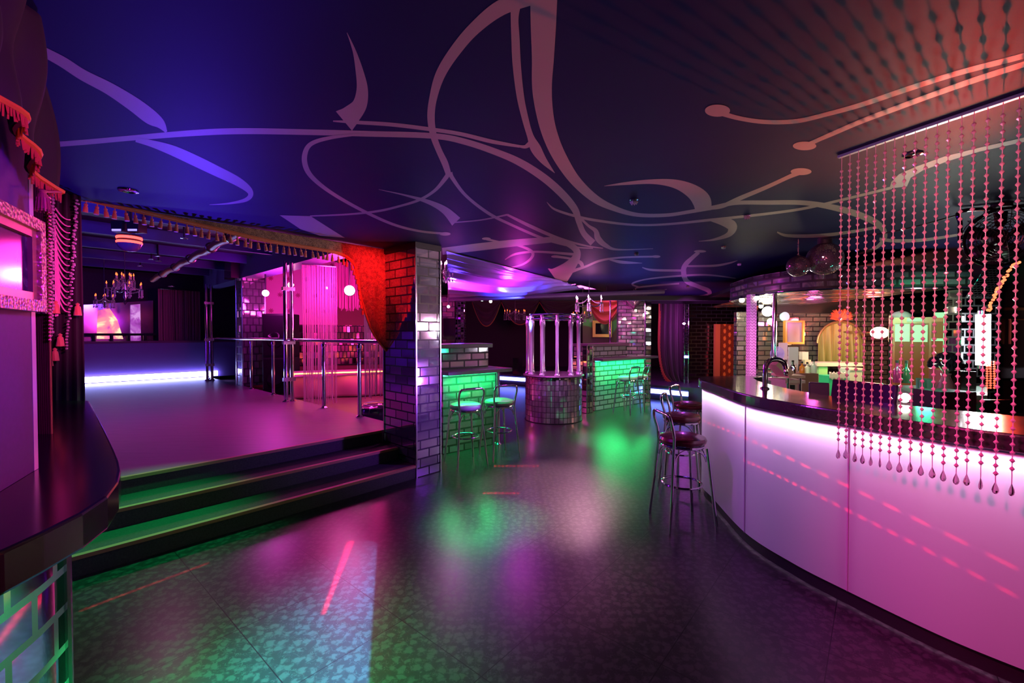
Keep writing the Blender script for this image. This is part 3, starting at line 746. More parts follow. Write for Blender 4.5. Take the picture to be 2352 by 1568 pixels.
# lounge rear wall: patterned pink banner above a mirrored band
lw0 = k0-kd*1.35+kn*2.5; lwl = 4.0
x = MB(); x.obox(lw0, kd*lwl, kn*.12, (0, 0, ZH)); tag(x.build('wall_lounge', M('crimson_wall', (.30, .06, .09), .6), smooth=False), kind='structure')
def lwp(px, py, off=.0): return ppl(px, py, lw0-kn*off, kn)
def lpanel(name, x0, x1, y0, y1, mat, label, cat, off, th=.02):
    p0, p1 = lwp(x0, (y0+y1)/2, off), lwp(x1, (y0+y1)/2, off); z0, z1 = lwp((x0+x1)/2, y1, off).z, lwp((x0+x1)/2, y0, off).z
    x = MB(); x.obox(V((p0.x, p0.y, z0)), V((p1.x-p0.x, p1.y-p0.y, 0)), kn*th, (0, 0, z1-z0)); return tag(x.build(name, mat, smooth=False), label, cat)
def banner_mat():
    m, N, L, b = nm('sun_motif_banner'); g = NG(m)
    mp = g.n('ShaderNodeMapping'); g.i(mp, 'Vector', g.uv()); g.i(mp, 'Scale', (2.6, 2.6, 1))
    sep = g.n('ShaderNodeSeparateXYZ'); g.i(sep, 0, mp.outputs[0])
    row = g.math('FLOOR', sep.outputs[1]); sh = g.math('MULTIPLY', g.math('MODULO', row, 2.0), .5)
    fx_ = g.math('SUBTRACT', g.math('FRACT', g.math('ADD', sep.outputs[0], sh)), .5); fy = g.math('SUBTRACT', g.math('FRACT', sep.outputs[1]), .5)
    r = g.math('SQRT', g.math('ADD', g.math('MULTIPLY', fx_, fx_), g.math('MULTIPLY', fy, fy)))
    a = g.math('ARCTAN2', fy, fx_); star = g.math('MULTIPLY_ADD', g.math('SINE', g.math('MULTIPLY', a, 8.0)), .04, .12)
    mk = g.ramp(g.math('SUBTRACT', star, r), -.01, .01)
    L.new(g.mix(mk, (.85, .35, .55), (.45, .06, .16)), b.inputs['Base Color']); b.inputs['Roughness'].default_value = .5
    return m
lpanel('banner', 598, 775, 560, 745, banner_mat(), 'pink banner with rows of red sun motifs on the lounge wall', 'banner', .03)
lpanel('mosaic_mirror', 660, 935, 747, 838, brick('mirror_mosaic', .09, .16, .01, .22, base=(.6, .3, .42), rough=.15), 'dark mosaic mirror band below the sun motif banner', 'mirror', .03)
x = MB()
for i in range(26):
    a0 = 662+i*9+random.uniform(-2, 2); y0 = random.uniform(752, 832); q = lwp(a0, y0, .06)
    s_ = random.uniform(.02, .05); x.box(q, (s_*random.uniform(.5, 2), .01, s_))
# string curtains right of the stage
def strings(px0, px1, Y0, Y1, z0, z1, n, label, mat, name='string_curtain'):
    p0, p1 = pY(px0, 700, Y0), pY(px1, 700, Y1); t = thing(name, (p0.x, p0.y, z0), label, 'curtain'); x = MB()
    for i in range(n):
        p = p0.lerp(p1, (i+random.uniform(-.4, .4))/(n-1)); wv = random.uniform(-.02, .02)
        x.tube([(p.x+wv, p.y, z0+random.uniform(0, .1)), (p.x+wv*.3, p.y+.01, (z0+z1)/2), (p.x, p.y, z1)], .006, 4)
    o = x.build('strings', mat, t); o['kind'] = 'stuff'
    x = MB(); x.tube([(p0.x, p0.y, z1), (p1.x, p1.y, z1)], .015, 6); x.build('curtain_rod', chrome_dull, t)
lil = M('rose_string', (.75, .3, .55), .5)
strings(694, 772, 7.4, 7.7, ZF+.02, 2.75, 34, 'rose string curtain behind the twin chrome pole', lil)
strings(835, 886, 6.35, 6.55, ZF+.30, 2.6, 22, 'rose string curtain beside the mirror pillar', lil)
strings(770, 895, 9.3, 9.6, 2.05, 3.1, 110, 'short magenta string pelmet in front of the lounge wall', M('magenta_string', (.8, .2, .6), .5), 'string_pelmet')
# glossy tufted ottoman
q = V((-1.95, 6.38, 0))
ot = thing('ottoman', (q.x, q.y, ZF), 'shiny blue black tufted ottoman beside the foot of the mirror pillar', 'ottoman')
x = MB()
prof = lambda f: [(.001, .0), (.24, .0), (.27, .05), (.285, .14), (.265, .21), (.2, .25), (.001, .26)]
x.lathe(prof(0), (q.x, q.y, ZF), 40)
for i, v in enumerate(x.v):
    a = atan2(v.y-q.y, v.x-q.x); s_ = 1+.05*abs(sin(a*8)); x.v[i] = V((q.x+(v.x-q.x)*s_, q.y+(v.y-q.y)*s_, v.z))
x.build('cushion', M('blue_black_satin', (.03, .02, .08), .15, spec=.8, coat=.6), ot)
x = MB(); x.ring((q.x, q.y, ZF+.243), .21, .012, 32, 6); x.build('piping', M('silver_piping', (.7, .65, .8), .25, .6), ot)

# ================================================================== COUNTERS IN THE MIDDLE
mirror_m1 = brick('mirror_bricks_near', .235, .1, .012, .05, metal=.8, rough=.1, mcol=(.05, .05, .05))
counter_lam = M('plum_laminate', (.17, .10, .14), .35)
def bar_block(a, b_, depth, ztop, zup, name, label, over=.2, brickm=None, uptop=.06, up_len=1.0):
    a, b_ = V((a.x, a.y, 0)), V((b_.x, b_.y, 0)); u = (b_-a); L0 = u.length; u.normalize(); v = V((-u.y, u.x, 0))
    t = thing(name, tuple(a), label, 'counter'); brickm = brickm or mirror_m1
    x = MB(); x.obox(a, u*L0, v*depth, (0, 0, ztop-.055)); x.build('brick_front', brickm, t, smooth=False)
    x = MB(); x.obox(a-u*.02-v*over+V((0, 0, ztop-.05)), u*(L0+.2), v*(depth+over*.4), (0, 0, .05)); o = x.build('counter_top', counter_lam, t, smooth=False)
    md = o.modifiers.new('bevel', 'BEVEL'); md.width = .008; md.segments = 2
    x = MB(); x.obox(a+v*(depth*.35)+V((0, 0, ztop+.001)), u*L0*up_len, v*depth*.6, (0, 0, zup-ztop-uptop-.002)); x.build('upper_bricks', brickm, t, smooth=False)
    x = MB(); x.obox(a-u*.02+v*(depth*.28)+V((0, 0, zup-uptop)), u*(L0*up_len+.08), v*depth*.8, (0, 0, uptop)); o = x.build('upper_shelf', counter_lam, t, smooth=False)
    md = o.modifiers.new('bevel', 'BEVEL'); md.width = .008; md.segments = 2
    x = MB(); x.obox(a-v*.03+V((0, 0, ztop-.064)), u*L0, v*.02, (0, 0, .012)); x.build('light_strip', E('led_green', (.02, 1, .30), 20) if 'led_green' not in bpy.data.materials else bpy.data.materials['led_green'], t, smooth=False)
    q = a+u*(L0+.02)-v*.03
    x = MB(); x.lathe([(.05, 0), (.05, .012), (.028, .03), (.028, ztop-.055)], q, 12); x.build('end_post', chrome, t)
    return u, v
m1a, m1b = pz(1018, 1044, 0), pz(1138, 1020, 0)
U1, V1 = bar_block(m1a, m1b, .5, 1.085, 1.43, 'raised_counter', 'two level mirror brick counter attached to the mirror pillar', over=.16)
m2a, m2b = pz(1366, 944, 0), pz(1482, 924, 0)
mirror_m2 = brick('mirror_bricks_far', .26, .1, .012, .07, metal=.55, rough=.14, mcol=(.03, .03, .03))
U2, V2 = bar_block(m2a, m2b, .6, 1.07, 1.36, 'raised_counter', 'two level mirror brick counter behind the round podium', over=.22, brickm=mirror_m2, up_len=.75)
# left jamb strip of far counter
q = pz(1348, 950, 0)
js = thing('mirror_jamb', tuple(q), 'narrow violet lit mirror strip at the left end of the far counter', 'jamb')
x = MB(); x.obox(q, U2*.17, V2*.12, (0, 0, 1.33)); x.build('strip', brick('mirror_squares', .2, .115, .01, .08, offset=0.0), js, smooth=False)
for f in (0, .17):
    x = MB(); x.tube([q+U2*f, q+U2*f+V((0, 0, 1.33))], .012, 6); x.build('edge_trim', chrome_dull, js)
# far column
cq = pY(1418, 800, 9.9)
fc = thing('mirror_column', (cq.x, cq.y, 0), 'wide mirror brick column lit pink behind the far counter', 'column')
x = MB(); x.obox(V((cq.x, cq.y, 0)), (.62, -.02, 0), (.25, .6, 0), (0, 0, ZC)); x.build('shaft', brick('mirror_bricks_pink', .24, .085, .009, .09, base=(.9, .7, .85), metal=.75), fc, smooth=False)
for dx, dy in ((0, 0), (.62, -.02)):
    x = MB(); x.tube([(cq.x+dx, cq.y+dy-.005, 0), (cq.x+dx, cq.y+dy-.005, ZC)], .016, 6); x.build('corner_trim', chrome, fc)
x = MB(); x.obox(V((cq.x+.64, cq.y-.04, 0)), (.11, 0, 0), (0, .1, 0), (0, 0, 2.4)); x.build('side_strip', brick('mirror_squares_side', .2, .1, .014, .12, offset=0.0), fc, smooth=False)
# left rear column
cq = pY(1028, 780, 8.6)
lcq = thing('mirror_column', (cq.x, cq.y, 0), 'mirror brick column behind the counter beside the mirror pillar', 'column')
x = MB(); x.obox(V((cq.x-.1, cq.y, 0)), (.24, 0, 0), (0, .3, 0), (0, 0, 2.3)); x.build('shaft', mirror_brick, lcq, smooth=False)
x = MB(); x.obox(V((cq.x+.16, cq.y+.02, 0)), (.17, .02, 0), (0, .25, 0), (0, 0, 2.3)); x.build('side_strip', brick('mirror_squares_rear', .06, .05, .006, .3, offset=0.0, base=(.5, .35, .5)), lcq, smooth=False)
q = pY(1032, 775, 8.5); x = MB(); x.box((q.x, q.y, 1.66), (.24, .05, .42)); tag(x.build('wall_mounted_monitor', black_gloss, smooth=False), 'black monitor panel in front of the column behind the left counter', 'monitor')

# ================================================================== STOOLS
seat_pale = M('pale_vinyl', (.62, .6, .62), .3)
seat_maroon = M('maroon_vinyl', (.16, .022, .028), .25, coat=.4)
def make_stool(seat, label, group):
    t = thing('bar_stool', (0, 0, 0), label, 'bar stool', group)
    ht = .70; w0 = .135; w1 = .195
    def at(sx, sy, z): f = 1-z/ht; k = w0+(w1-w0)*f; return V((sx*k, sy*k, z))
    x = MB(); x.lathe([(.001, ht-.035), (.165, ht-.035), (.185, ht-.02), (.19, ht), (.18, ht+.02), (.13, ht+.034), (.001, ht+.038)], (0, 0, 0), 32); x.build('seat', seat, t, world=False)
    x = MB(); x.ring((0, 0, ht-.045), .172, .012, 32, 8); x.build('seat_ring', chrome, t, world=False)
    r = .0125
    for sx in (-1, 1):
        x = MB(); x.tube([at(sx, 1, 0), at(sx, 1, .35), at(sx, 1, ht-.05)], r, 10); x.build('leg', chrome, t, world=False)
        x = MB(); x.tube([at(sx, -1, 0), at(sx, -1, .35), at(sx, -1, ht-.05)], r, 10); x.build('leg', chrome, t, world=False)
    a = at(-1, -1, ht-.05); b2 = at(1, -1, ht-.05)
    pts = [a, a+V((-.012, -.005, .10)), a+V((-.022, -.028, .19)), a+V((-.012, -.04, .245)), a+V((.02, -.045, .268)), V((0, a.y-.052, ht+.222)),
           b2+V((-.02, -.045, .268)), b2+V((.012, -.04, .245)), b2+V((.022, -.028, .19)), b2+V((.012, -.005, .10)), b2]
    pts = [V(p) for p in catmull([tuple(p) for p in pts], 5)]
    x = MB(); x.tube(pts, r, 10); x.build('backrest', chrome, t, world=False)
    x = MB(); x.ring((0, 0, .33), .158, .009, 36, 8); x.build('footrest_ring', chrome, t, world=False)
    for k in range(4):
        aa = k*pi/2; c_, s_ = cos(aa), sin(aa)
        rot = lambda p: V((p[0]*c_-p[1]*s_, p[0]*s_+p[1]*c_, p[2]))
        arc = [rot((-.13*cos(i*pi/10), -.142+.01*sin(i*pi/10), ht-.16+.1*sin(i*pi/10))) for i in range(11)]
        x = MB(); x.tube(arc, .006, 6); x.build('brace', chrome, t, world=False)
    return t
s1 = make_stool(seat_maroon, 'chrome bar stool with maroon seat nearest the camera beside the glowing bar', 'maroon seated stools at the glowing bar')
feet = [pz(a, b_, 0) for a, b_ in ((1503.6, 1179), (1522, 1216.5), (1605, 1180), (1635, 1222))]
c = sum(feet, V())/4; place(s1, (c.x, c.y, 0), rz=-pi/2+.10)
s2 = dup(s1); q = pz(1570, 952, .72); place(s2, (q.x-.02, q.y, 0), rz=-pi/2-.5, label='second maroon seated chrome stool, partly behind the nearest stool at the glowing bar')
s3 = dup(s1); q = pz(1583, 926, .72); place(s3, (q.x, q.y, 0), rz=-pi/2-.7, label='third and farthest maroon seated stool, tucked behind the round end of the glowing bar')
g1 = make_stool(seat_pale, 'green lit chrome stool next to the mirror pillar', 'pale stools at the mirror brick counters')
f1 = [pz(a, b_, 0) for a, b_ in ((1047, 1082), (1099, 1071), (1056, 1054), (1083, 1048))]; c = sum(f1, V())/4
place(g1, (c.x-.01, c.y, 0), rz=A-.28)
g2 = dup(g1); f2 = [pz(a, b_, 0) for a, b_ in ((1132, 1060), (1171, 1049), (1124, 1043), (1160, 1036))]; c = sum(f2, V())/4
place(g2, (c.x, c.y, 0), rz=A-.3, label='green lit chrome stool at the free end of the counter beside the pillar')
for px, py, lb, rz in ((1444, 951, 'green lit chrome stool left of its twin at the far counter', .75), (1470, 944, 'green lit chrome stool at the right end of the far counter', .95)):
    s = dup(g1); q = pz(px, py, 0); place(s, (q.x, q.y+.12, 0), rz=rz, label=lb)

# ================================================================== ROUND MIRROR PODIUM
pc = pz(1271, 962, 0); pr = .515
pod = thing('dance_podium', tuple(pc), 'round podium of mirror tiles topped by a ring of clear tubes', 'podium')
zp = .84
x = MB(); x.lathe([(pr, .012), (pr, zp-.03)], pc, 44, cap=False); x.build('drum', mirror_small, pod, smooth=False)
x = MB(); x.lathe([(pr-.02, 0), (pr+.012, 0), (pr+.012, .02), (pr-.02, .02)], pc, 44, False); x.build('base_ring', black, pod)
x = MB(); x.lathe([(.001, zp-.04), (pr+.03, zp-.04), (pr+.045, zp-.02), (pr+.03, zp), (.001, zp+.002)], pc, 44); x.build('top', M('podium_top', (.12, .07, .1), .3), pod)
clear = M('clear_tube', (.85, .78, .92), .1, .6, trans=.3)
for k in range(11):
    a = 2*pi*k/11+.18; p = pc+V((cos(a)*(pr-.04), sin(a)*(pr-.04), 0))
    x = MB(); x.lathe([(.05, zp+.002), (.05, zp+.02), (.034, zp+.04), (.036, zp+.07), (.03, zp+.09), (.03, 1.70), (.04, 1.72), (.04, 1.80), (.03, 1.82), (.028, 1.89)], p, 12); x.build('tube', clear, pod)
for z in (1.83, 1.905):
    x = MB(); x.ring(pc+V((0, 0, z)), pr-.04, .016, 48, 8); x.build('top_ring', chrome, pod)

# ================================================================== BACK HALL
x = MB(); x.prism([(e0.x-1.2, e0.y+.3), (e0.x-1.2, 20), (13, 20), (13, 17.2), tuple((e0+ed*13.2)[:2])], 2.95, 3.05)
tag(x.build('ceiling_rear', hallceil, smooth=False), kind='structure')
x = MB(); x.obox(V((-5, 16.6, 0)), (18, 0, 0), (0, .15, 0), (0, 0, 3.0)); tag(x.build('wall_back', M('aubergine_wall', (.05, .022, .05), .7), smooth=False), kind='structure')
x = MB(); q0 = e0+V((-.02, .0, 0)); x.obox(V((q0.x, q0.y, ZC+.005)), ed*13.4, V((-ed.y, ed.x, 0))*.03, (0, 0, .36)); tag(x.build('trim_11', black, smooth=False), kind='structure')
pf0, pf1 = pz(1146, 868, .2), pz(1580, 905, .2)
pdv = pf1-pf0; pdv.normalize(); pn = V((-pdv.y, pdv.x, 0))
x = MB(); x.obox(V((pf0.x, pf0.y, 0))-pdv*3+pn*.25, pdv*11.5, pn*6, (0, 0, .32)); tag(x.build('floor_rear', M('rear_platform', (.08, .04, .12), .4), smooth=False), kind='structure')
led_bl = E('led_blue', (.14, .17, 1.0), 18)
def lstrip(a, b_, label):
    a, b_ = pz(a[0], a[1], .2), pz(b_[0], b_[1], .2); dv = b_-a; l = dv.length; dv.normalize(); nv2 = V((-dv.y, dv.x, 0))
    t = thing('floor_led_strip', (a.x, a.y, .15), label, 'LED strip')
    x = MB(); x.obox(V((a.x, a.y, .15)), dv*l, nv2*.03, (0, 0, .10)); x.build('tube', led_bl, t, smooth=False)
    x = MB(); x.obox(V((a.x, a.y, .02))+nv2*.032, dv*l, nv2*.02, (0, 0, .27)); x.build('mount', dark, t, smooth=False)
lstrip((1146, 868), (1206, 872), 'blue floor LED strip between the left counter and the podium')
lstrip((1490, 897), (1580, 905), 'blue floor LED strip under the plum drape')
# satin canopy on the hall ceiling
sat, N_, L_, b_ = nm('violet_satin'); b_.inputs['Base Color'].default_value = (.30, .20, .70, 1); b_.inputs['Roughness'].default_value = .26; b_.inputs['Sheen Weight'].default_value = .2; b_.inputs['Metallic'].default_value = .35
cnp = thing('satin_ceiling_drape', tuple(pY(1150, 640, 7.5)), 'gathered violet blue satin drape stretched under the rear ceiling', 'drape')
hubp = pY(1026, 640, 6.6)
A0, A1 = pz(1024, 575, ZC-.015)+V((0, .06, 0)), pz(1275, 640, ZC-.015)+V((0, .06, 0))
B0, B1 = pY(1030, 684, 8.6), pY(1345, 664, 8.9)
x = MB()
def satf(u, v):
    top = A0.lerp(A1, u); bot = B0.lerp(B1, u)
    p = top.lerp(bot, v)
    sag = -.10*sin(pi*v)*sin(pi*min(1, u*1.15))
    ang = v*30+sin(u*4)*1.5*v+2.2*u
    foldz = (.055*sin(ang*2.0)+.035*sin(ang*3.7+1+u*2)+.06*sin(ang*.9+u))*(.25+.75*min(1, u*2.5))*(1-.85*u)*(1 if .02 < v < .98 else 0)
    return p+V((0, -foldz*.5, sag+foldz))
x.grid(satf, 40, 110); x.build('satin', sat, cnp, ang=180)
x = MB(); x.tube([B0+V((-.5, 0, -.05)), B1+V((1.6, .0, -.05))], .05, 8); x.build('hem_rod', M('violet_rod', (.3, .2, .4), .3, .6), cnp)
x = MB(); x.prism([tuple(p[:2]) for p in (B0+V((-.6, .06, 0)), B1+V((4, .06, 0)), B1+V((4, .22, 0)), B0+V((-.6, .22, 0)))], 2.25, 2.34); tag(x.build('beam_2', dark, smooth=False), kind='structure')
# pink lit ceiling coffer: the pink light is painted as emission
a, b_, c_, d_ = pz(1262, 664, 2.66), pz(1340, 652, 2.66), pz(1384, 656, 2.66), pz(1380, 664, 2.66)
lam = thing('glowing_coffer', tuple((a+c_)/2), 'pink glow painted on the rear ceiling above the crystal chandelier', 'ceiling coffer')
x = MB(); x.prism([tuple(p[:2]) for p in (a, d_, c_, b_)], 2.66, 2.69); x.build('glow_face', E('coffer_glow', (1, .1, .75), 6), lam, smooth=False)
x = MB(); x.tube([p+V((0, 0, .0)) for p in (a, d_, c_, b_)], .02, 6, True); x.build('frame', chrome_dull, lam)
a, b_, c_, d_ = pz(1392, 672, 2.68), pz(1398, 664, 2.68), pz(1436, 674, 2.68), pz(1424, 680, 2.68)
lam2 = thing('glowing_coffer', tuple((a+c_)/2), 'small pink glow painted on the rear ceiling beside the pink column', 'ceiling coffer')  # more pink lit ceiling, its light put into the material
x = MB(); x.prism([tuple(p[:2]) for p in (a, d_, c_, b_)], 2.68, 2.71); x.build('glow_face', bpy.data.materials['coffer_glow'], lam2, smooth=False)
x = MB(); x.tube([p for p in (a, d_, c_, b_)], .02, 6, True); x.build('frame', chrome_dull, lam2)
# spot lamps on the hem rod
def parlamp(px, py, Y, label, mat, r=.07, ztop=2.9, aim=None):
    p = pY(px, py, Y); t = thing('stage_spotlight', tuple(p), label, 'spotlight', 'lens spotlights of the hall')
    ax = (CAM-p).normalized() if aim is None else V(aim)
    x = MB(); x.lathe([(r*.9, .0), (.001, .012)], p, 18, axis=ax); x.build('lens', mat, t)
    x = MB(); x.lathe([(r*.45, -.16), (r*.8, -.12), (r, -.02), (r*1.05, .0), (r*.95, .002), (r*.9, -.005)], p, 18, True, axis=ax); x.build('housing', black, t)
    x = MB(); q = p-ax*.1; x.tube([q, (q.x, q.y, ztop)], .014, 6); x.build('yoke', black, t)
    return p
wh = E('white_lamp', (.8, .85, 1), 22); gr = E('green_lamp', (.35, 1, .7), 16); am = E('amber_lamp', (1, .7, .4), 20); pk = E('pink_lamp', (1, .35, .9), 45)
parlamp(1107, 687, 9.2, 'green lens spotlight under the satin drape', gr, .045)
parlamp(1127, 692, 9.2, 'amber spotlight between the green and white spotlights', am, .035)
parlamp(1201, 682, 9.2, 'white lens spotlight under the satin drape right of the amber one', wh, .05)
parlamp(1246, 680, 9.4, 'small pale spotlight left of the crystal chandelier', wh, .022)
parlamp(1394, 681, 9.0, 'small amber spotlight right of the crystal chandelier', am, .022)
parlamp(610, 673, 8.8, 'bright pink spotlight beside the stage mirror column', pk, .07)
parlamp(668, 654, 8.6, 'warm pink spotlight left of the twin chrome pole', E('warm_pink_lamp', (1, .6, .4), 30), .06)
parlamp(803, 667, 7.6, 'large dazzling pink white spotlight behind the red lit valance', E('hot_lamp', (1, .55, .75), 60), .095)
parlamp(750, 661, 9.4, 'small violet spotlight in front of the lounge wall', E('violet_lamp', (.7, .3, 1), 20), .03)
parlamp(1030, 704, 8.0, 'small blue white spotlight beside the pillar trim', E('bluewhite_lamp', (.5, .5, 1), 25), .028)

# ---- chandeliers
candle_w = M('candle_sleeve', (.8, .7, .6), .5); crystal = M('crystal', (.95, .85, 1), .1, .3, trans=.1, coat=1)
crystal_d = M('smoky_crystal', (.3, .22, .3), .1, .5)
def chandelier(px, py, Y, R, h, narm, label, flame, mt, ztop, drops=3, tiers=1, group='crystal chandeliers'):
    p = pY(px, py, Y); t = thing('chandelier', tuple(p), label, 'chandelier')
    x = MB(); x.lathe([(.001, -h*.62), (.03*R*4, -h*.5), (.012, -h*.42), (.035, -h*.3), (.014, -h*.1), (.03, .0), (.012, h*.2), (.022, h*.3), (.008, h*.42), (.008, ztop-p.z)], p, 12); x.build('stem', mt, t)
    for ti in range(tiers):
        Rr = R*(1-.5*ti); zz = ti*h*.34
        for k in range(narm):
            a = 2*pi*(k+.35*ti)/narm+.3; dv = V((cos(a), sin(a), 0))
            arm = [p+dv*(Rr*f)+V((0, 0, zz-h*.14*sin(f*pi))) for f in (0, .25, .5, .75, 1)]
            x = MB(); x.tube(arm, .009, 6); x.lathe([(.001, 0), (.03, .004), (.034, .014), (.012, .016)], p+dv*Rr+V((0, 0, zz)), 10)
            arm_o = x.build('arm', mt, t)
            x = MB(); x.lathe([(.011, .014), (.011, .085)], p+dv*Rr+V((0, 0, zz)), 8); x.build('candle', candle_w, arm_o)
            x = MB(); x.lathe([(.001, .085), (.012, .10), (.010, .115), (.001, .145)], p+dv*Rr+V((0, 0, zz)), 8); x.build('bulb', flame, arm_o)
            for j in range(drops):
                q = p+dv*Rr+V((0, 0, zz))+V((cos(j*2.1), sin(j*2.1), 0))*.03; nb = 4+ti
                pr_ = []
                for i in range(nb): pr_ += [(.0015, -.008-i*.026), (.009, -.02-i*.026), (.0015, -.032-i*.026)]
                zq = -.032-(nb-1)*.026; pr_ += [(.0015, zq-.004), (.013, zq-.03), (.001, zq-.055)]
                x = MB(); x.lathe(pr_, q, 6); x.build('crystal_string', crystal, arm_o)
            cp_, cr_ = [], []
            for i in range(17):
                f = i/16; cp_.append((p+V((0, 0, h*.3))).lerp(p+dv*Rr+V((0, 0, zz+.016)), f)+V((0, 0, -.05*sin(f*pi)))); cr_.append(.009 if i % 2 else .002)
            x = MB(); x.tube(cp_, cr_, 6); x.build('crystal_festoon', crystal, arm_o)
    return t
fl_w = E('flame_pinkwhite', (1, .55, .85), 22); fl_o = E('flame_orange', (1, .13, .03), 3.2)
chandelier(1353, 697, 8.2, .26, .42, 6, 'crystal chandelier with candle bulbs glowing pink above the far counter', fl_w, chrome_dull, 2.62, 3)
chandelier(287, 664, 8.4, .26, .5, 7, 'crystal chandelier with orange candles in front of the far stage wall', fl_o, chrome_dull, 3.19, 4, 2)
chandelier(240, 690, 9.4, .16, .26, 6, 'small low chandelier left of the two tier stage chandelier', fl_o, chrome_dull, 3.19, 3)
chandelier(1183, 722, 12.5, .3, .4, 7, 'dim red candle chandelier in the dark hall left of the podium cage', fl_o, crystal_d, 2.94, 2)
chandelier(1338, 727, 12.5, .26, .36, 7, 'dim red candle chandelier behind the podium cage', fl_o, crystal_d, 2.94, 2)
# wall chandelier glowing at the top of the pillar
chandelier(1024, 622, 6.4, .07, .3, 4, 'small pink crystal lamp glowing beside the top of the mirror pillar', E('flame_magenta', (1, .35, .9), 40), chrome_dull, 2.62, 3)
x = None
# framed television, swag, mural on the far right of the hall
def fw(px, py, Y=13.0): return pY(px, py, Y)
def ybox(name, x0, x1, y0, y1, Y, th, mat, label=None, cat=None, parent=None, kind=None):
    a, b_ = pY(x0, y1, Y), pY(x1, y0, Y); x = MB(); x.obox(a, (b_.x-a.x, 0, 0), (0, th, 0), (0, 0, b_.z-a.z))
    o = x.build(name, mat, parent, smooth=False); return tag(o, label, cat, None, kind)
mural, N_, L_, b_ = nm('green_mural'); g = NG(mural); co = g.objco()
wv = g.n('ShaderNodeTexWave', wave_type='RINGS'); g.i(wv, 'Vector', co); g.i(wv, 'Scale', .55); g.i(wv, 'Distortion', 14.0); g.i(wv, 'Detail', 2.0); g.i(wv, 'Detail Scale', .8)
L_.new(g.mix(g.ramp(wv.outputs[0], .62, .8), (.13, .13, .07), (.12, .55, .14)), b_.inputs['Base Color']); b_.inputs['Roughness'].default_value = .6
ybox('mural_board', 1338, 1422, 700, 860, 13.4, .06, mural, 'olive mural board with green swirls behind the podium', 'mural')
tv = thing('framed_screen', tuple(fw(1382, 775)), 'dark screen in a wide gilt frame on the mural board', 'screen')
for x0, x1, y0, y1 in ((1361, 1368, 736, 774), (1398, 1405, 736, 774), (1368, 1398, 736, 742), (1368, 1398, 767, 774)): ybox('gilt_frame', x0, x1, y0, y1, 13.25, .1, gold, parent=tv)
ybox('screen', 1368, 1398, 742, 767, 13.3, .03, black_gloss, parent=tv)
def swag(px0, px1, py, drop, Y, label, mat, name='swag_drape', n=5):
    a, b_ = pY(px0, py, Y), pY(px1, py, Y); t = thing(name, tuple(a), label, 'swag'); x = MB()
    def fn(u, v):
        p = a.lerp(b_, u); zz = -(drop*v)*4*u*(1-u)-.05*v; return p+V((0, -.09*sin(u*pi)*(.3+.7*v)-.05*sin(v*16), zz))
    x.grid(fn, 20, 24); x.build('cloth', mat, t, solid=.01)
    x = MB(); x.tube([fn(i/20, 1) for i in range(21)], .022, 6); x.build('hem_braid', fringe_m, t)
plum = M('plum_velvet', (.09, .025, .07), .7, sheen=.4)
swag(1350, 1426, 688, .62, 12.2, 'golden fringed swag right of the crystal chandelier', M('gold_velvet', (.55, .25, .06), .6))
swag(1152, 1238, 690, .75, 14.5, 'dark plum swag on the rear wall left of the podium cage', plum)
swag(1240, 1330, 690, .6, 14.5, 'dark plum swag on the rear wall above the podium cage', plum)
swag(1085, 1150, 690, .8, 14.5, 'dark plum swag on the rear wall behind the left counter', plum)
zb_ = pY(1189, 848, 13.0).z
ybox('equipment_case', 1178, 1200, 822, 766+(1570-321)/13.0, 13.0, .3, black_gloss, 'black glossy equipment case on the rear platform', 'case')
ph2 = thing('hall_pole', tuple(pY(1402, 800, 10.4)), 'slim chrome pole behind the far counter', 'pole')
q = pY(1401, 800, 10.4); x = MB(); x.lathe([(.022, 0.33), (.022, 2.6)], (q.x, q.y, 0), 10); x.build('pole', chrome, ph2); x = MB(); x.lathe([(.06, .322), (.06, .335), (.03, .35)], (q.x, q.y, 0), 12); x.build('base', chrome, ph2)
# heart shaped foil balloon on the column
q = pY(1455, 688, 9.75); x = MB(); hb = []
for i in range(40):
    a = 2*pi*i/40; hb.append((.016*16*sin(a)**3*.9, .016*(13*cos(a)-5*cos(2*a)-2*cos(3*a)-cos(4*a))))
t = thing('hanging_foil_balloon', tuple(q), 'heart shaped foil balloon at the top of the pink column', 'balloon')
for k in range(1, 8):
    pass
rings = [(1, 0), (.92, .045), (.7, .085), (.4, .11), (.05, .12)]
b0 = 0
for sgn in (1, -1):
    base = len(x.v)
    for sc2, dp in rings: x.v += [q+V((hx*sc2, -dp*sgn*.8+.0, hz*sc2)) for hx, hz in hb]
    for r in range(4):
        for i in range(40):
            j = (i+1) % 40; f = (base+r*40+i, base+r*40+j, base+(r+1)*40+j, base+(r+1)*40+i); x.face(f if sgn == 1 else f[::-1])
x.build('foil', M('rose_foil', (.8, .5, .65), .12, .9), t)
x = MB(); x.tube([q+V((0, -.02, .2)), (q.x, q.y-.02, ZC-.005)], .006, 5); x.build('ribbon', white, t)
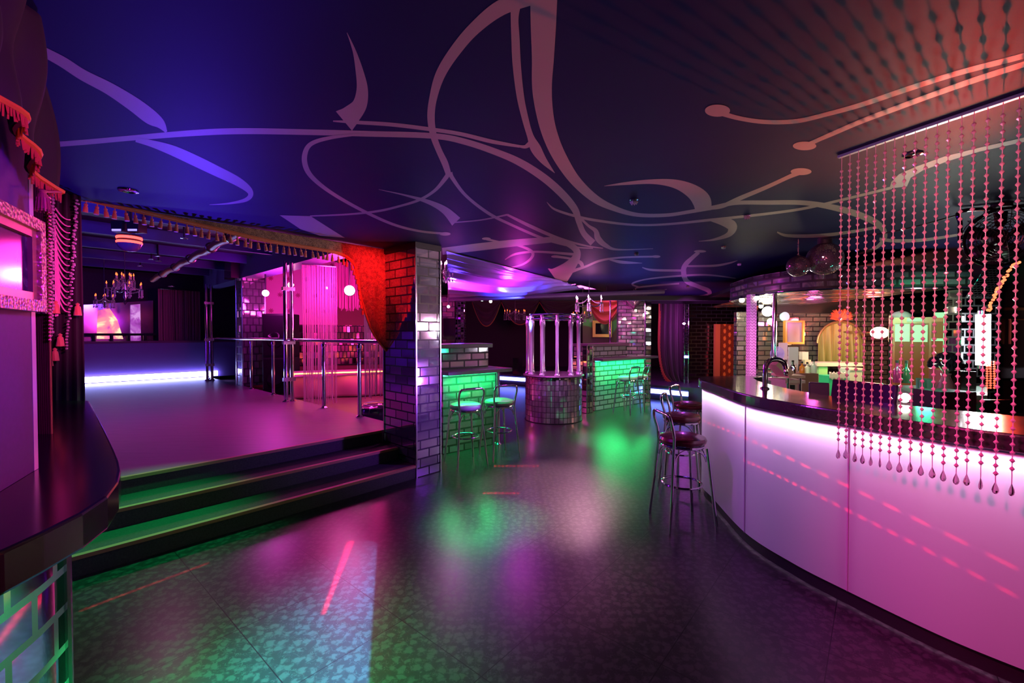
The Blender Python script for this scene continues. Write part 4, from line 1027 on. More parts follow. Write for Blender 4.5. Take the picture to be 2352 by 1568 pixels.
# plum drape with red fringe, mirror strip, right wall
YD = 11.4
pd = thing('plum_drape', tuple(pY(1545, 880, YD)), 'dark plum drape gathered right with a red fringe beside the mirror strip', 'drape')
x = MB(); left = catmull([(1514, 695, 0), (1514, 720, 0), (1513, 760, 0), (1513, 800, 0), (1517, 835, 0), (1526, 862, 0), (1545, 880, 0), (1570, 886, 0)], 5)
def pdf(u, v):
    i = v*(len(left)-1); k = min(int(i), len(left)-2); f = i-k
    xl = left[k][0]*(1-f)+left[k+1][0]*f; yl = left[k][1]*(1-f)+left[k+1][1]*f
    p = pY(xl+(1573-xl)*u, yl, YD); return p+V((0, .06*sin(u*26+v*1.5)+.02*sin(u*61), 0))
x.grid(pdf, 60, 34); x.build('cloth', plum, pd, solid=.012)
x = MB(); fr_ = [pY(a, b_, YD-.05) for a, b_, _ in left]; x.tube(fr_, .022, 6)
for p in fr_[4:]:
    for k in range(3): x.tube([p+V((.02*k, 0, 0)), p+V((.02*k-.01, 0, -.09))], .008, 4)
x.build('fringe', M('red_fringe', (.7, .12, .08), .6), pd)
ms = thing('mirror_strip', tuple(pY(1577, 890, 11.0)), 'slim lit mirror strip post between plum drape and brick wall', 'post')
a, b_ = pY(1571.5, 893, 11.0), pY(1582, 698, 11.0)
x = MB(); x.obox(V((a.x, a.y, 0.0)), (b_.x-a.x, 0, 0), (0, .1, 0), (0, 0, b_.z)); x.build('mirror_face', brick('mirror_squares_post', .2, .07, .006, .16, offset=0.0), ms, smooth=False)
for xx in (a.x, b_.x):
    x = MB(); x.tube([(xx, a.y-.005, 0), (xx, a.y-.005, b_.z)], .012, 6); x.build('edge_trim', chrome, ms)
x = MB(); q = pY(1571, 743, 10.97); x.lathe([(.001, -.03), (.04, 0), (.001, .03)], q, 12); x.build('lamp', E('violet_hot', (.9, .3, 1), 40), ms)
x = MB(); q0, q1 = pY(1572, 822, 10.97), pY(1582, 822, 10.97); x.obox(q0, q1-q0, (0, .02, 0), (0, 0, .06)); x.build('light_bar', led_bl, ms, smooth=False)
YR = 11.8
ybox('wall_right', 1576, 1800, 640, 905, YR, .15, brick('smoked_bricks', .27, .1, .012, .10, base=(.42, .22, .26), rough=.2), kind='structure')
dam, N_, L_, b_ = nm('orange_damask'); g = NG(dam); mp = g.n('ShaderNodeMapping'); g.i(mp, 'Vector', g.uv()); g.i(mp, 'Scale', (7.5, 5.2, 1))
sep = g.n('ShaderNodeSeparateXYZ'); g.i(sep, 0, mp.outputs[0]); col_ = g.math('MODULO', g.math('FLOOR', sep.outputs[0]), 2.0)
fx_ = g.math('SUBTRACT', g.math('FRACT', sep.outputs[0]), .5); fy = g.math('SUBTRACT', g.math('FRACT', g.math('ADD', sep.outputs[1], g.math('MULTIPLY', col_, .5))), .5)
yy = g.math('ADD', fy, .08); r = g.math('SQRT', g.math('ADD', g.math('MULTIPLY', g.math('MULTIPLY', fx_, fx_), 1.5), g.math('MULTIPLY', yy, yy)))
a_ = g.math('ARCTAN2', yy, fx_); lim = g.math('MULTIPLY_ADD', g.math('ABSOLUTE', g.math('SINE', g.math('MULTIPLY', a_, 3.5))), .14, g.math('MULTIPLY_ADD', g.math('SINE', a_), .09, .22))
L_.new(g.mix(g.ramp(g.math('SUBTRACT', lim, r), -.015, .015), (.20, .035, .012), (.75, .24, .05)), b_.inputs['Base Color']); b_.inputs['Roughness'].default_value = .55
ybox('damask_panel', 1655, 1692, 744, 900, 11.6, .06, dam, 'orange damask wallpapered panel beside the round end of the bar', 'panel')
ybox('pink_pilaster', 1642, 1655, 744, 900, 11.55, .1, M('copper_pilaster', (.5, .16, .08), .4), 'narrow copper pilaster left of the orange damask panel', 'pilaster')
ybox('trim_12', 1490, 1800, 640, 697, 11.3, .1, dark, kind='structure')
# ================================================================== THE GLOWING BAR
ZB = 1.13
kick_pts = [pz(a, b_, 0) for a, b_ in ((1636, 1166), (1711, 1251), (1820, 1325), (1947, 1394), (2139, 1492), (2309, 1568))]
kp = [(2.55, 4.52), (2.2, 4.5), (1.93, 4.36), (1.83, 4.15)]+[(p.x, p.y) for p in kick_pts]+[(2.42, 1.70), (2.66, 1.47), (2.95, 1.28), (3.4, 1.1)]
path = [V(p) for p in catmull([tuple(p) for p in kp], 10)]
def offset(path, d_):
    out = []
    for i, p in enumerate(path):
        t = path[min(i+1, len(path)-1)]-path[max(i-1, 0)]; t.normalize(); out.append(p+V((t.y, -t.x))*d_)
    return out
# the path runs from the far end towards the camera: +offset = towards the bar's inside
ins = 1 if offset(path, 1)[len(path)//2].x > path[len(path)//2].x else -1
def off(d_): return offset(path, d_*ins)
bar = thing('bar_counter', (1.9, 3.0, 0), 'long curved bar with glowing white panels and dark polished top', 'bar counter')
x = MB(); x.strip([tuple(p) for p in off(.03)], 0, .09, .05, -ins if True else 1); x.build('kick_plinth', M('kick_black', (.012, .01, .012), .5), bar, ang=50)
acr = bpy.data.materials.new('backlit_acrylic'); acr.use_nodes = True; nt = acr.node_tree; nt.nodes.clear()
o_ = nt.nodes.new('ShaderNodeOutputMaterial'); tr_ = nt.nodes.new('ShaderNodeBsdfTranslucent'); df = nt.nodes.new('ShaderNodeBsdfDiffuse'); gl = nt.nodes.new('ShaderNodeBsdfGlossy')
m1 = nt.nodes.new('ShaderNodeMixShader'); m2 = nt.nodes.new('ShaderNodeMixShader')
tr_.inputs[0].default_value = (.80, .64, .90, 1); df.inputs[0].default_value = (.80, .70, .80, 1); gl.inputs['Roughness'].default_value = .25
m1.inputs[0].default_value = .5; nt.links.new(tr_.outputs[0], m1.inputs[1]); nt.links.new(df.outputs[0], m1.inputs[2])
m2.inputs[0].default_value = .05; nt.links.new(m1.outputs[0], m2.inputs[1]); nt.links.new(gl.outputs[0], m2.inputs[2]); nt.links.new(m2.outputs[0], o_.inputs[0])
pth = off(.0)
def near_idx(p): return min(range(len(pth)), key=lambda i: (pth[i]-V((p.x, p.y))).length)
seams = [0, near_idx(kick_pts[1]), near_idx(kick_pts[3]), len(pth)-4, len(pth)-1]
for a, b_ in zip(seams, seams[1:]):
    seg = list(pth[a:b_+1]); seg[0] = seg[0].lerp(seg[1], .012) if a else seg[0]; seg[-1] = seg[-1].lerp(seg[-2], .012)
    x = MB(); P = [V((p.x, p.y)) for p in seg]
    b0 = 0
    for p in P: x.v += [V((p.x, p.y, .092)), V((p.x, p.y, ZB-.085))]
    for i in range(len(P)-1): x.face((2*i, 2*i+2, 2*i+3, 2*i+1))
    x.build('light_panel', acr, bar, ang=180)
for i in seams[1:3]:
    p = pth[i]; x = MB(); x.obox(V((p.x-.004, p.y, .092)), (.008, 0, 0), (0, .012, 0), (0, 0, ZB-.18)); x.build('panel_joint', M('joint', (.5, .4, .45), .5) if 'joint' not in bpy.data.materials else bpy.data.materials['joint'], bar, smooth=False)
# inner light box: white back board, the lights live between it and the acrylic
x = MB(); x.strip([tuple(p) for p in off(.22)], .02, ZB-.086, .02, -ins); x.build('inner_board', M('grey_board', (.06, .05, .07), .6), bar, ang=50)
# counter top
outer = off(-.035)
inner = [(3.5, 1.86), (3.0, 2.08), (2.72, 2.32), (2.55, 2.52), (2.38, 2.76), (2.27, 3.05), (2.22, 3.4), (2.28, 3.95), (2.42, 4.35)]
inner = catmull(inner, 4)
poly = [tuple(p) for p in outer]+[tuple(p) for p in inner]+[(2.62, 4.44)]
x = MB(); x.prism(poly, ZB-.08, ZB)
topm, N_, L_, b_ = nm('bar_top_stone'); g = NG(topm)
L_.new(g.mix(g.noise(g.objco(), 60, 3), (.022, .018, .022), (.06, .05, .055)), b_.inputs['Base Color']); b_.inputs['Roughness'].default_value = .16; b_.inputs['Specular IOR Level'].default_value = .9; b_.inputs['Coat Weight'].default_value = .6; b_.inputs['Coat Roughness'].default_value = .06
o = x.build('counter_top', topm, bar, smooth=False); md = o.modifiers.new('bevel', 'BEVEL'); md.width = .01; md.segments = 2; md.limit_method = 'ANGLE'
# ---- hanging bead strands
top_px = [(1933.5,359.5),(1952.6,353),(1971.8,346),(1991.5,339.5),(2011.6,332.5),(2033.3,325),(2055.3,318),(2078.6,310),(2102.6,301.5),(2127.4,293),(2153,284.5),(2179,276),(2209.4,266),(2238,256.5),(2269.4,246.5),(2304.5,235),(2341.8,222)]
bot_y = [1053,1053,1061,1065,1069.5,1073,1080,1085,1084,1092,1098,1105,1112.5,1115,1124,1134,1139]
ZRL = ZC-.013
rail = thing('curtain_rail', tuple(pz(2140, 290, ZRL)), 'slim rail on the ceiling that carries the crystal bead strands', 'rail')
rp = [pz(1926, 362, ZRL)]+[pz(a, b_, ZRL) for a, b_ in top_px[::4]]+[pz(2420, 196, ZRL)]
x = MB()
for a, b_ in zip(rp, rp[1:]):
    u = b_-a; v = V((-u.y, u.x, 0)).normalized()*.022
    x.obox(a-v*.5-V((0, 0, .004)), u, v, (0, 0, .014))
x.build('track', M('teal_rail', (.25, .42, .55), .35, .5), rail, smooth=False)

bead_m = M('rose_crystal', (1.0, .68, .75), .07, .3, .9, trans=.1, coat=1)
drop_m = M('clear_crystal', (1, .95, 1), .03, 0, .5, trans=.92)
cord_m = M('bead_cord', (.6, .45, .55), .4)
bmb = MB(); bmb.lathe([(.0022, -.0095), (.0088, -.0008), (.0088, .0008), (.0022, .0095)], (0, 0, 0), 8)
bead_src = bmb.build('bead', bead_m, None, smooth=False)
dmb = MB(); dmb.lathe([(.001, .0), (.003, -.006), (.011, -.026), (.0135, -.037), (.011, -.047), (.005, -.053), (.001, -.054)], (0, 0, 0), 10)
drop_src = dmb.build('drop_pendant', drop_m, None, smooth=False)
names = ['first', 'second', 'third', 'fourth', 'fifth', 'sixth', 'seventh', 'eighth', 'ninth', 'tenth', 'eleventh', 'twelfth', 'thirteenth', 'fourteenth', 'fifteenth', 'sixteenth', 'seventeenth']
first = True
for i, ((px, py), by) in enumerate(zip(top_px, bot_y)):
    p = pz(px, py, ZRL-.006); zb = pY(px, by, p.y).z
    lab = f'{names[i]} crystal bead strand counted from the bar end of the ceiling rail' if i < 16 else 'last crystal bead strand on the rail, at the edge of the picture'
    t = thing('bead_strand', tuple(p), lab, 'bead strand', 'crystal bead strands over the bar')
    Lz = p.z-zb
    x = MB(); sw_ = random.uniform(-.004, .004)
    x.tube([(0, 0, 0), (sw_*.5, 0, -Lz*.5), (sw_, 0, -Lz+.05)], .0022, 4); x.build('cord', cord_m, t, world=False)
    z = -.055 if i else -.08; k = 0
    while z > -Lz+.085:
        b = bead_src if first else bead_src.copy()
        if not first: COL.objects.link(b)
        first = False
        b.parent = t; b.location = (sw_*(-z/Lz)+random.uniform(-.0006, .0006), 0, z); b.rotation_euler = (0, 0, random.uniform(0, .8))
        z -= .0336
    d_ = drop_src if i == 0 else drop_src.copy()
    if i: COL.objects.link(d_)
    d_.parent = t; d_.location = (sw_, 0, -Lz+.054); d_.scale = (1, random.choice((.35, .8)), 1); d_.rotation_euler = (0, 0, random.choice((0, .3, 1.1)))

# ================================================================== CANOPY AND BACK BAR
ZK = 2.10
outl = [pz(a, b_, ZK) for a, b_ in ((1683, 693), (1676.5, 690), (1690, 686.5), (1715, 681), (1740, 677), (1790, 671.5), (1845, 667), (1885, 664.5), (1928, 663), (1980, 662), (2035, 661.5), (2099, 660.5), (2160, 660), (2230, 660))]
out2 = catmull([(p.x, p.y) for p in outl], 6)
can = thing('bar_canopy', (4.4, 6, ZK), 'curved canopy faced with mirror tiles above the back bar', 'canopy')
x = MB(); x.strip(out2, ZK, ZK+.262, .05, 1 if V(out2[40])[1] > 0 else 1)
x.build('fascia', mirror_bar, can, ang=60)
bk = [(out2[-1][0]+.3, 8.9), (4.0, 8.9)]
x = MB(); x.poly([V((p[0], p[1], ZK+.006)) for p in out2+bk][::-1]); x.build('underside', brick('mirror_slats', .5, .11, .014, .26, base=(.7, .64, .55), rough=.12, metal=1.0), can, smooth=False)
x = MB(); x.prism([tuple(p) for p in out2+bk], ZK+.2, ZK+.255); x.build('top_board', black, can, smooth=False)
x = MB(); x.tube([V((p[0], p[1], ZK-.002)) for p in out2], .012, 6); x.build('lower_trim', chrome, can)
lampw = E('halogen', (1, .88, .62), 60)
def clamp_(px, py, z, label, r=.035):
    p = pz(px, py, z); t = thing('halogen_lamp', tuple(p), label, 'lamp')
    x = MB(); x.sphere(p, r, 12, 8); x.build('bulb', lampw, t)
    x = MB(); x.lathe([(r*1.2, .02), (r*.6, .05), (.01, .055)], p, 12); x.build('holder', chrome, t)
    return p
for px, py, lb in ((1704, 689, 'halogen lamp under the canopy edge at its rounded end'), (1737, 684, 'halogen lamp under the canopy edge above the pink chain column'), (1722, 697, 'halogen lamp under the canopy left above the pink chain column'), (1748, 703, 'halogen lamp under the canopy between chain column and chrome pole')):
    clamp_(px, py, ZK-.05, lb)
q = pY(1770, 738, 8.2); t = thing('wall_lamp', tuple(q), 'greenish white wall lamp beside the chrome pole in the bar', 'lamp'); x = MB(); x.sphere(q, .06, 12, 8); x.build('globe', E('greenish_lamp', (.85, 1, .55), 22), t); x = MB(); x.tube([q+V((0, .03, 0)), q+V((0, .12, 0))], .02, 8); x.build('arm', chrome, t)
q = pY(1763, 715, 8.0); t = thing('wall_lamp', tuple(q), 'broad white hot wall lamp left of the chrome pole in the bar', 'lamp'); x = MB(); x.sphere(q, .09, 12, 8); x.build('globe', lampw, t); x = MB(); x.tube([q+V((0, .03, 0)), q+V((0, .32, 0))], .02, 8); x.build('arm', chrome, t)
# chain column and pole
q = pY(1727, 870, 5.9)
cc = thing('chain_column', (q.x, q.y, 0), 'pink lit column wrapped in zigzag chain next to the bar pole', 'column')
ch, N_, L_, b_ = nm('zigzag_chain'); g = NG(ch); sep = g.n('ShaderNodeSeparateXYZ'); g.i(sep, 0, g.uv())
zz = g.math('ADD', g.math('MULTIPLY', sep.outputs[1], 26.0), g.math('MULTIPLY', g.math('ABSOLUTE', g.math('SUBTRACT', g.math('FRACT', g.math('MULTIPLY', sep.outputs[0], 22.0)), .5)), 1.2))
L_.new(g.mix(g.ramp(g.math('FRACT', zz), .55, .7), (.92, .72, .88), (.5, .3, .45)), b_.inputs['Base Color']); b_.inputs['Roughness'].default_value = .4
x = MB(); x.box((q.x-.015, q.y, ZK/2), (.085, .1, ZK)); x.build('chain_face', ch, cc, smooth=False)
x = MB(); x.box((q.x+.045, q.y+.02, ZK/2), (.03, .1, ZK)); x.build('mirror_edge', brick('mirror_blocks', .2, .085, .012, .1, base=(.95, .8, .95), offset=0.0), cc, smooth=False)
q = pY(1778, 800, 5.76)
cp = thing('chrome_pole', (q.x, q.y, 0), 'chrome pole from floor to canopy behind the bar top', 'pole')
x = MB(); x.lathe([(.03, .0), (.03, ZK-.003)], (q.x, q.y, 0), 14); x.build('tube', chrome, cp); x = MB(); x.lathe([(.06, .001), (.06, .015), (.031, .03)], (q.x, q.y, 0), 14); x.build('base', chrome_dull, cp)
# back wall of the bar
YB = 8.6
ybox('wall_bar', 1690, 2050, 716, 1010, YB, .12, brick('mirror_bricks_backbar', .27, .095, .011, .16, base=(.72, .66, .62), rough=.1, metal=.78), kind='structure')
ybox('trim_13', 1775, 2200, 690, 719, 8.35, .2, black, kind='structure')
# arched hatch curtain
YH = 8.4
hc = thing('arched_curtain', tuple(pY(1931, 833, YH)), 'olive gold pleated curtain in an arched hatch in the bar wall', 'curtain')
x = MB(); xc, hw = 1931.5, 52.0
def arch(u, v):
    xx = -1+2*u; ytop = 786-48*sqrt(max(0, 1-xx*xx*.985))
    p = pY(xc+hw*xx, ytop+(833-ytop)*v, YH); gather = .35+.65*v
    return p+V((0, .045*sin(u*40+sin(u*9))*gather, 0))
x.grid(arch, 110, 16)
och, N_, L_, b_ = nm('olive_gold_cloth'); b_.inputs['Base Color'].default_value = (.20, .19, .045, 1); b_.inputs['Roughness'].default_value = .45; b_.inputs['Sheen Weight'].default_value = .4
x.build('cloth', och, hc, solid=.008)
x = MB(); x.tube([pY(xc+(hw+2)*cos(a), 788-50*sin(a), YH-.06) for a in [pi*i/24 for i in range(25)]], .02, 6); x.build('arch_frame', M('bronze_trim', (.3, .2, .1), .4, .5), hc)
sh = ybox('serving_shelf', 1877, 1985, 833, 841, 7.95, .4, M('white_marble', (.85, .85, .8), .3), 'bright white serving shelf below the arched curtain', 'shelf')
ybox('pale_green_cabinet', 1879, 1901, 842, 766+1570/8.0, 8.0, .35, M('pale_green', (.45, .85, .4), .5), 'pale green cabinet side under the left end of the serving shelf', 'cabinet')
bn_ = thing('waste_bin', tuple(pY(1925, 905, 7.9)), 'green bin with silvery liner under the serving shelf', 'bin')
def bin_(t, x0, x1, ytop, ybot, Y, mat, tap=.9):
    a, b_ = pY(x0, ybot, Y), pY(x1, ytop, Y); cx_ = (a.x+b_.x)/2; hw_ = (b_.x-a.x)/2; x = MB()
    z0, z1 = .001, b_.z; lo, hi = hw_*tap, hw_
    P = lambda h, z: [V((cx_-h, Y, z)), V((cx_+h, Y, z)), V((cx_+h, Y+.25, z)), V((cx_-h, Y+.25, z))]
    A_, B_ = P(lo, z0), P(hi, z1); x.hexa(*A_, *B_); x.build('body', mat, t, smooth=False)
    x = MB(); x.tube([V((cx_-hi, Y, z1)), V((cx_+hi, Y, z1)), V((cx_+hi, Y+.25, z1)), V((cx_-hi, Y+.25, z1))], .012, 6, True); x.build('rim', mat, t); return cx_, z1, hi
cx_, z1, hi = bin_(bn_, 1903, 1944, 864, 905, 7.7, M('bin_green', (.05, .7, .35), .5))
x = MB(); x.grid(lambda u, v: V((cx_-hi+2*hi*u, 7.69-.01*v, z1+.07*(1-v)-.05*v+.012*sin(u*30)+.01*sin(u*77))), 40, 4); x.build('liner', M('liner', (.7, .72, .75), .25, .3), bn_, solid=.004)
b2_ = thing('waste_bin', tuple(pY(1966, 905, 7.7)), 'pale grey bin with lid under the right end of the serving shelf', 'bin')
cx_, z1, hi = bin_(b2_, 1951, 1981, 853, 905, 7.7, M('bin_white', (.72, .76, .68), .5)); x = MB(); x.bbox((cx_, 7.83, z1+.035), (hi*2.1, .3, .05), .015); x.build('lid', bpy.data.materials['bin_white'], b2_)
# red feather spray above the hatch
fs = thing('mounted_feather_spray', tuple(pY(1932, 735, 8.2)), 'fluffy red and orange feather spray above the arched curtain', 'feather spray')
x = MB(); q = pY(1930, 733, 8.2)
for i in range(260):
    a = random.uniform(-.1, pi+.1); l = random.uniform(.08, .23); dv = V((cos(a)*1.1, random.uniform(-.3, .1), sin(a)*.8+.05)).normalized()
    s_ = V((-dv.z, 0, dv.x))*random.uniform(.008, .02); m_ = q+dv*l*.6+V((0, -.01, random.uniform(-.01, .01)))
    x.poly([q, m_+s_, q+dv*l, m_-s_])
x.build('feathers', M('red_feather', (.9, .10, .06), .6, em=(1, .1, .05), es=.0), fs, smooth=False, solid=.002)
x = MB(); x.sphere(q, .04, 10, 6); x.build('knot', M('coral_knot', (.8, .2, .15), .5), fs)
# framed portrait-like blur, sign disc
pfr = thing('picture_frame', tuple(pY(1827, 788, 8.3)), 'gold framed blurred grey picture on the mirror brick bar wall', 'picture frame')
og = M('orange_gold', (.75, .30, .06), .35, .5)
for x0, x1, y0, y1 in ((1804, 1808.5, 736, 790), (1844, 1848.5, 736, 790), (1808.5, 1844, 736, 740), (1808.5, 1844, 785.5, 790)): ybox('frame_side', x0, x1, y0, y1, 8.28, .08, og, parent=pfr)
blur, N_, L_, b_ = nm('blurred_print'); g = NG(blur); sep = g.n('ShaderNodeSeparateXYZ'); g.i(sep, 0, g.n('ShaderNodeTexCoord').outputs['Generated'])
dx, dz = g.math('SUBTRACT', sep.outputs[0], .5), g.math('SUBTRACT', sep.outputs[2], .45)
r = g.math('SQRT', g.math('ADD', g.math('MULTIPLY', dx, dx), g.math('MULTIPLY', g.math('MULTIPLY', dz, dz), .4)))
L_.new(g.mix(g.ramp(r, .05, .55), (.16, .11, .11), (.24, .25, .31)), b_.inputs['Base Color']); b_.inputs['Roughness'].default_value = .35
ybox('print', 1808.5, 1844, 740, 785.5, 8.32, .02, blur, parent=pfr)
q = pY(1802, 727, 8.35); x = MB(); x.lathe([(.09, -.012), (.09, .012), (.001, .014)], q, 24, True, axis=(0, -1, 0)); tag(x.build('wall_disc', M('pale_blue_disc', (.35, .6, .7), .4)), 'pale blue round disc above the gold framed bar picture', 'disc')
# ---- back counter with machine, fan, boards
ybox('back_counter', 1775, 1880, 858, 1040, 7.3, .6, M('back_counter_wood', (.16, .06, .06), .4), 'low reddish back counter under the blurred picture', 'counter')
YM = 7.1
zc2 = pY(1800, 858, 7.3).z
def P(px, py, Y=7.1): return pY(px, py, Y)
# espresso-like juice machine: body, slanted arm, tray
mcx = thing('drinks_machine', (P(1822, 900, 5.0).x, 5.0, .62), 'white drinks machine with slanted hopper behind the bar tap', 'drinks machine')
ivory = M('ivory_plastic', (.82, .74, .66), .35)
YJ = 5.0
ybox('base', 1806, 1842, 880, 930, YJ, .3, ivory, parent=mcx)
ybox('tray', 1804, 1850, 873, 880, YJ-.03, .36, ivory, parent=mcx)
ybox('upper_tray', 1812, 1850, 862, 868, YJ-.02, .34, M('ivory_warm', (.8, .55, .42), .4), parent=mcx)
x = MB(); a, b_ = P(1782, 838, YJ), P(1812, 868, YJ); u = b_-a; w_ = V((u.z, 0, -u.x)).normalized()*-.09
x.obox(a, u, w_, (0, .22, 0)); x.build('slanted_hopper', bpy.data.materials['ivory_warm'], mcx, smooth=False)
ybox('dark_inset', 1816, 1826, 884, 900, YJ-.012, .02, black, parent=mcx)
for dx in (1810, 1838):
    x = MB(); q0, q1 = P(dx, 905, YJ-.02), P(dx, 868, YJ-.02); x.tube([q0, q1], .014, 8); x.build('side_tube', chrome, mcx)
# support block for the machine
ybox('bar_cabinet', 1772, 1845, 932, 1080, YJ-.02, .5, black, 'dark under bar cabinet that carries the drinks machine', 'cabinet')
# table fan (violet)
q = P(1783, 812, 6.6); tf = thing('table_fan', tuple(q), 'small violet table fan in the bar beside the chrome pole', 'fan')
x = MB()
for k in range(7): x.ring(q+V((0, -.02-.006*(7-k), 0)), .105*(k+1)/7, .004, 28, 5, (0, -1, 0))
for k in range(16): a = 2*pi*k/16; x.tube([q+V((0, -.06, 0)), q+V((.105*cos(a), -.02, .105*sin(a)))], .003, 4)
x.build('cage', M('violet_plastic', (.4, .3, .75), .3), tf)
x = MB(); x.lathe([(.03, -.05), (.045, -.0), (.05, .06), (.001, .08)], q, 14, axis=(0, 1, 0)); x.build('motor', bpy.data.materials['violet_plastic'], tf)
x = MB()
for k in range(3):
    a = 2*pi*k/3; x.poly([q+V((.015*cos(a), -.03, .015*sin(a))), q+V((.09*cos(a-.5), -.02, .09*sin(a-.5))), q+V((.095*cos(a+.2), -.035, .095*sin(a+.2)))])
x.build('blades', M('smoke_violet', (.3, .2, .5), .3), tf, solid=.002)
x = MB(); x.tube([q+V((0, .04, 0)), q+V((0, .05, -.3))], .016, 8); x.lathe([(.09, 0), (.085, .02), (.02, .03)], q+V((0, .05, -.315)), 16); x.build('stand', black, tf)
# white boards / blender / bottles near the mirror wall
ybox('cutting_board', 1812, 1834, 797, 854.5, 7.62, .03, M('milky_board', (.62, .58, .75), .35), 'milky white board propped up beside the black grinder', 'board')
ybox('acrylic_sheet', 1789, 1809, 787, 854, 7.7, .02, M('lilac_acrylic', (.85, .6, .85), .15), 'lilac clear sheet standing behind the violet table fan', 'sheet')
def jar(px, py, Y, r, h, mat, label, name='bottle', cat='bottle', neck=True, group='things on the back counter'):
    p = pY(px, py, Y); t = thing(name, tuple(p), label, cat, group)
    pr_ = [(.001, 0), (r, .004), (r, h*.6), (r*.9, h*.66), (r*.35, h*.8), (r*.35, h)] if neck else [(.001, 0), (r*.8, .003), (r, h), (r*.9, h), (r*.72, .012), (.001, .012)]
    x = MB(); x.lathe(pr_, p, 14); x.build('body', mat, t)
    if neck: x = MB(); x.lathe([(r*.42, h), (r*.42, h+.03), (.001, h+.032)], p, 12); x.build('cap', black, t)
    return t
zt2 = [(1804, 842, .05, .2, black_gloss, 'black lidded grinder beside the milky board'), (1821, 843, .045, .19, chrome, 'shiny steel shaker bottle in front of the milky board'), (1842, 845, .04, .17, M('amber_glass', (.7, .2, .03), .1, trans=.3), 'amber bottle below the framed bar picture'), (1854, 848, .04, .16, ivory, 'ivory bottle right of the amber bottle'), (1869, 852, .045, .2, M('clear_bottle', (.7, .7, .72), .1, trans=.4), 'clear bottle at the right end of the back counter')]
for px, py, r, h, m_, lb in zt2: jar(px, 857, 7.35, r, h, m_, lb)
ybox('carton', 1843, 1857, 808, 826, 8.2, .1, ivory, 'cream carton fixed to the bar wall below the picture', 'carton')
ybox('carton', 1849, 1863, 826, 836, 8.15, .1, M('pale_card', (.75, .7, .5), .5), 'yellowish flat carton lower on the bar wall', 'carton')
# beer tap on the counter
q = pz(1757, 893, ZB); tp = thing('beer_tap', tuple(q), 'arched chrome beer tap standing on the bar top', 'tap')
hz = .235; W_ = .165
arc = [q+V((0, 0, .0)), q+V((0, 0, hz-.09)), q+V((.012, 0, hz-.04)), q+V((.04, .0, hz-.008)), q+V((.075, 0, hz)), q+V((.115, .0, hz-.005)), q+V((.15, .0, hz-.03)), q+V((W_, 0, hz-.075))]
arc = [V(p) for p in catmull([tuple(p) for p in arc], 5)]
x = MB(); x.tube(arc, .019, 14); x.build('column', chrome, tp)
x = MB(); x.lathe([(.035, 0), (.035, .008), (.021, .018)], q, 16); x.build('base_flange', chrome, tp)
x = MB(); x.lathe([(.013, 0), (.016, .03), (.009, .055), (.006, .07)], arc[-1]-V((0, 0, .055)), 10); x.build('spout', chrome, tp)
x = MB(); x.tube([q+V((-.01, -.02, hz-.05)), q+V((-.02, -.05, hz-.045)), q+V((-.025, -.055, hz-.01))], .006, 6); x.build('lever', chrome_dull, tp)
# screens on the bar
def board(x0, x1, y0, y1, Y, lean, mat, label, name='monitor_back', cat='monitor'):
    a, b_, c_ = pY(x0, y1, Y), pY(x1, y1, Y), pY(x0, y0, Y); h_ = c_.z-a.z; x = MB()
    up = V((0, lean, h_)); x.obox(a, (b_.x-a.x, .0, 0), (0, .025, 0), up); o = x.build(name, mat, smooth=False); md = o.modifiers.new('bevel', 'BEVEL'); md.width = .006; md.segments = 2
    return tag(o, label, cat)
# shelf under the inner edge of the bar; screens and till stand on it
x = MB(); ii = [V(p) for p in inner]; io = []
for i, p in enumerate(ii):
    t_ = ii[min(i+1, len(ii)-1)]-ii[max(i-1, 0)]; t_.normalize(); io.append(p+V((t_.y, -t_.x))*.34)
x.prism([tuple(p-(q-p).normalized()*.12) for p, q in zip(ii, io)]+[tuple(p) for p in io[::-1]], .90, .925); x.build('inner_shelf', M('shelf_brown', (.12, .06, .05), .5), bar, smooth=False)
def standing(p, q, z0, z1, lean, th, name, mat, label, cat, par=None):
    p, q = V((p[0], p[1], z0)), V((q[0], q[1], z0)); u = q-p; nrm = V((-u.y, u.x, 0)).normalized(); nrm = nrm if nrm.y > 0 else -nrm
    t = thing(name, tuple(p.lerp(q, .5)), label, cat); x = MB()
    x.obox(p+V((0, 0, .03)), u, nrm*th, nrm*lean+V((0, 0, z1-z0-.03))); o = x.build('housing', mat, t, smooth=False); md = o.modifiers.new('bevel', 'BEVEL'); md.width = .006; md.segments = 2
    x = MB(); x.obox(p.lerp(q, .3)+nrm*(th+lean*.1), u*.4, nrm*.08, (0, 0, .012)); x.obox(p.lerp(q, .45)+nrm*(th+.01), u*.1, nrm*.02, (0, 0, .12)); x.build('foot', black, t, smooth=False)
    return nrm
standing((2.345, 3.22), (2.475, 2.83), .926, 1.232, .04, .03, 'monitor', M('purple_screen', (.05, .012, .08), .18, coat=.3), 'large dark purple monitor seen from behind at the inner edge of the bar top', 'monitor')
standing((2.30, 3.36), (2.36, 3.27) if False else (2.415, 3.30), .926, 1.192, .02, .03, 'till', M('navy_case', (.02, .03, .12), .4), 'navy blue till back left of the large purple monitor', 'till')
x = None
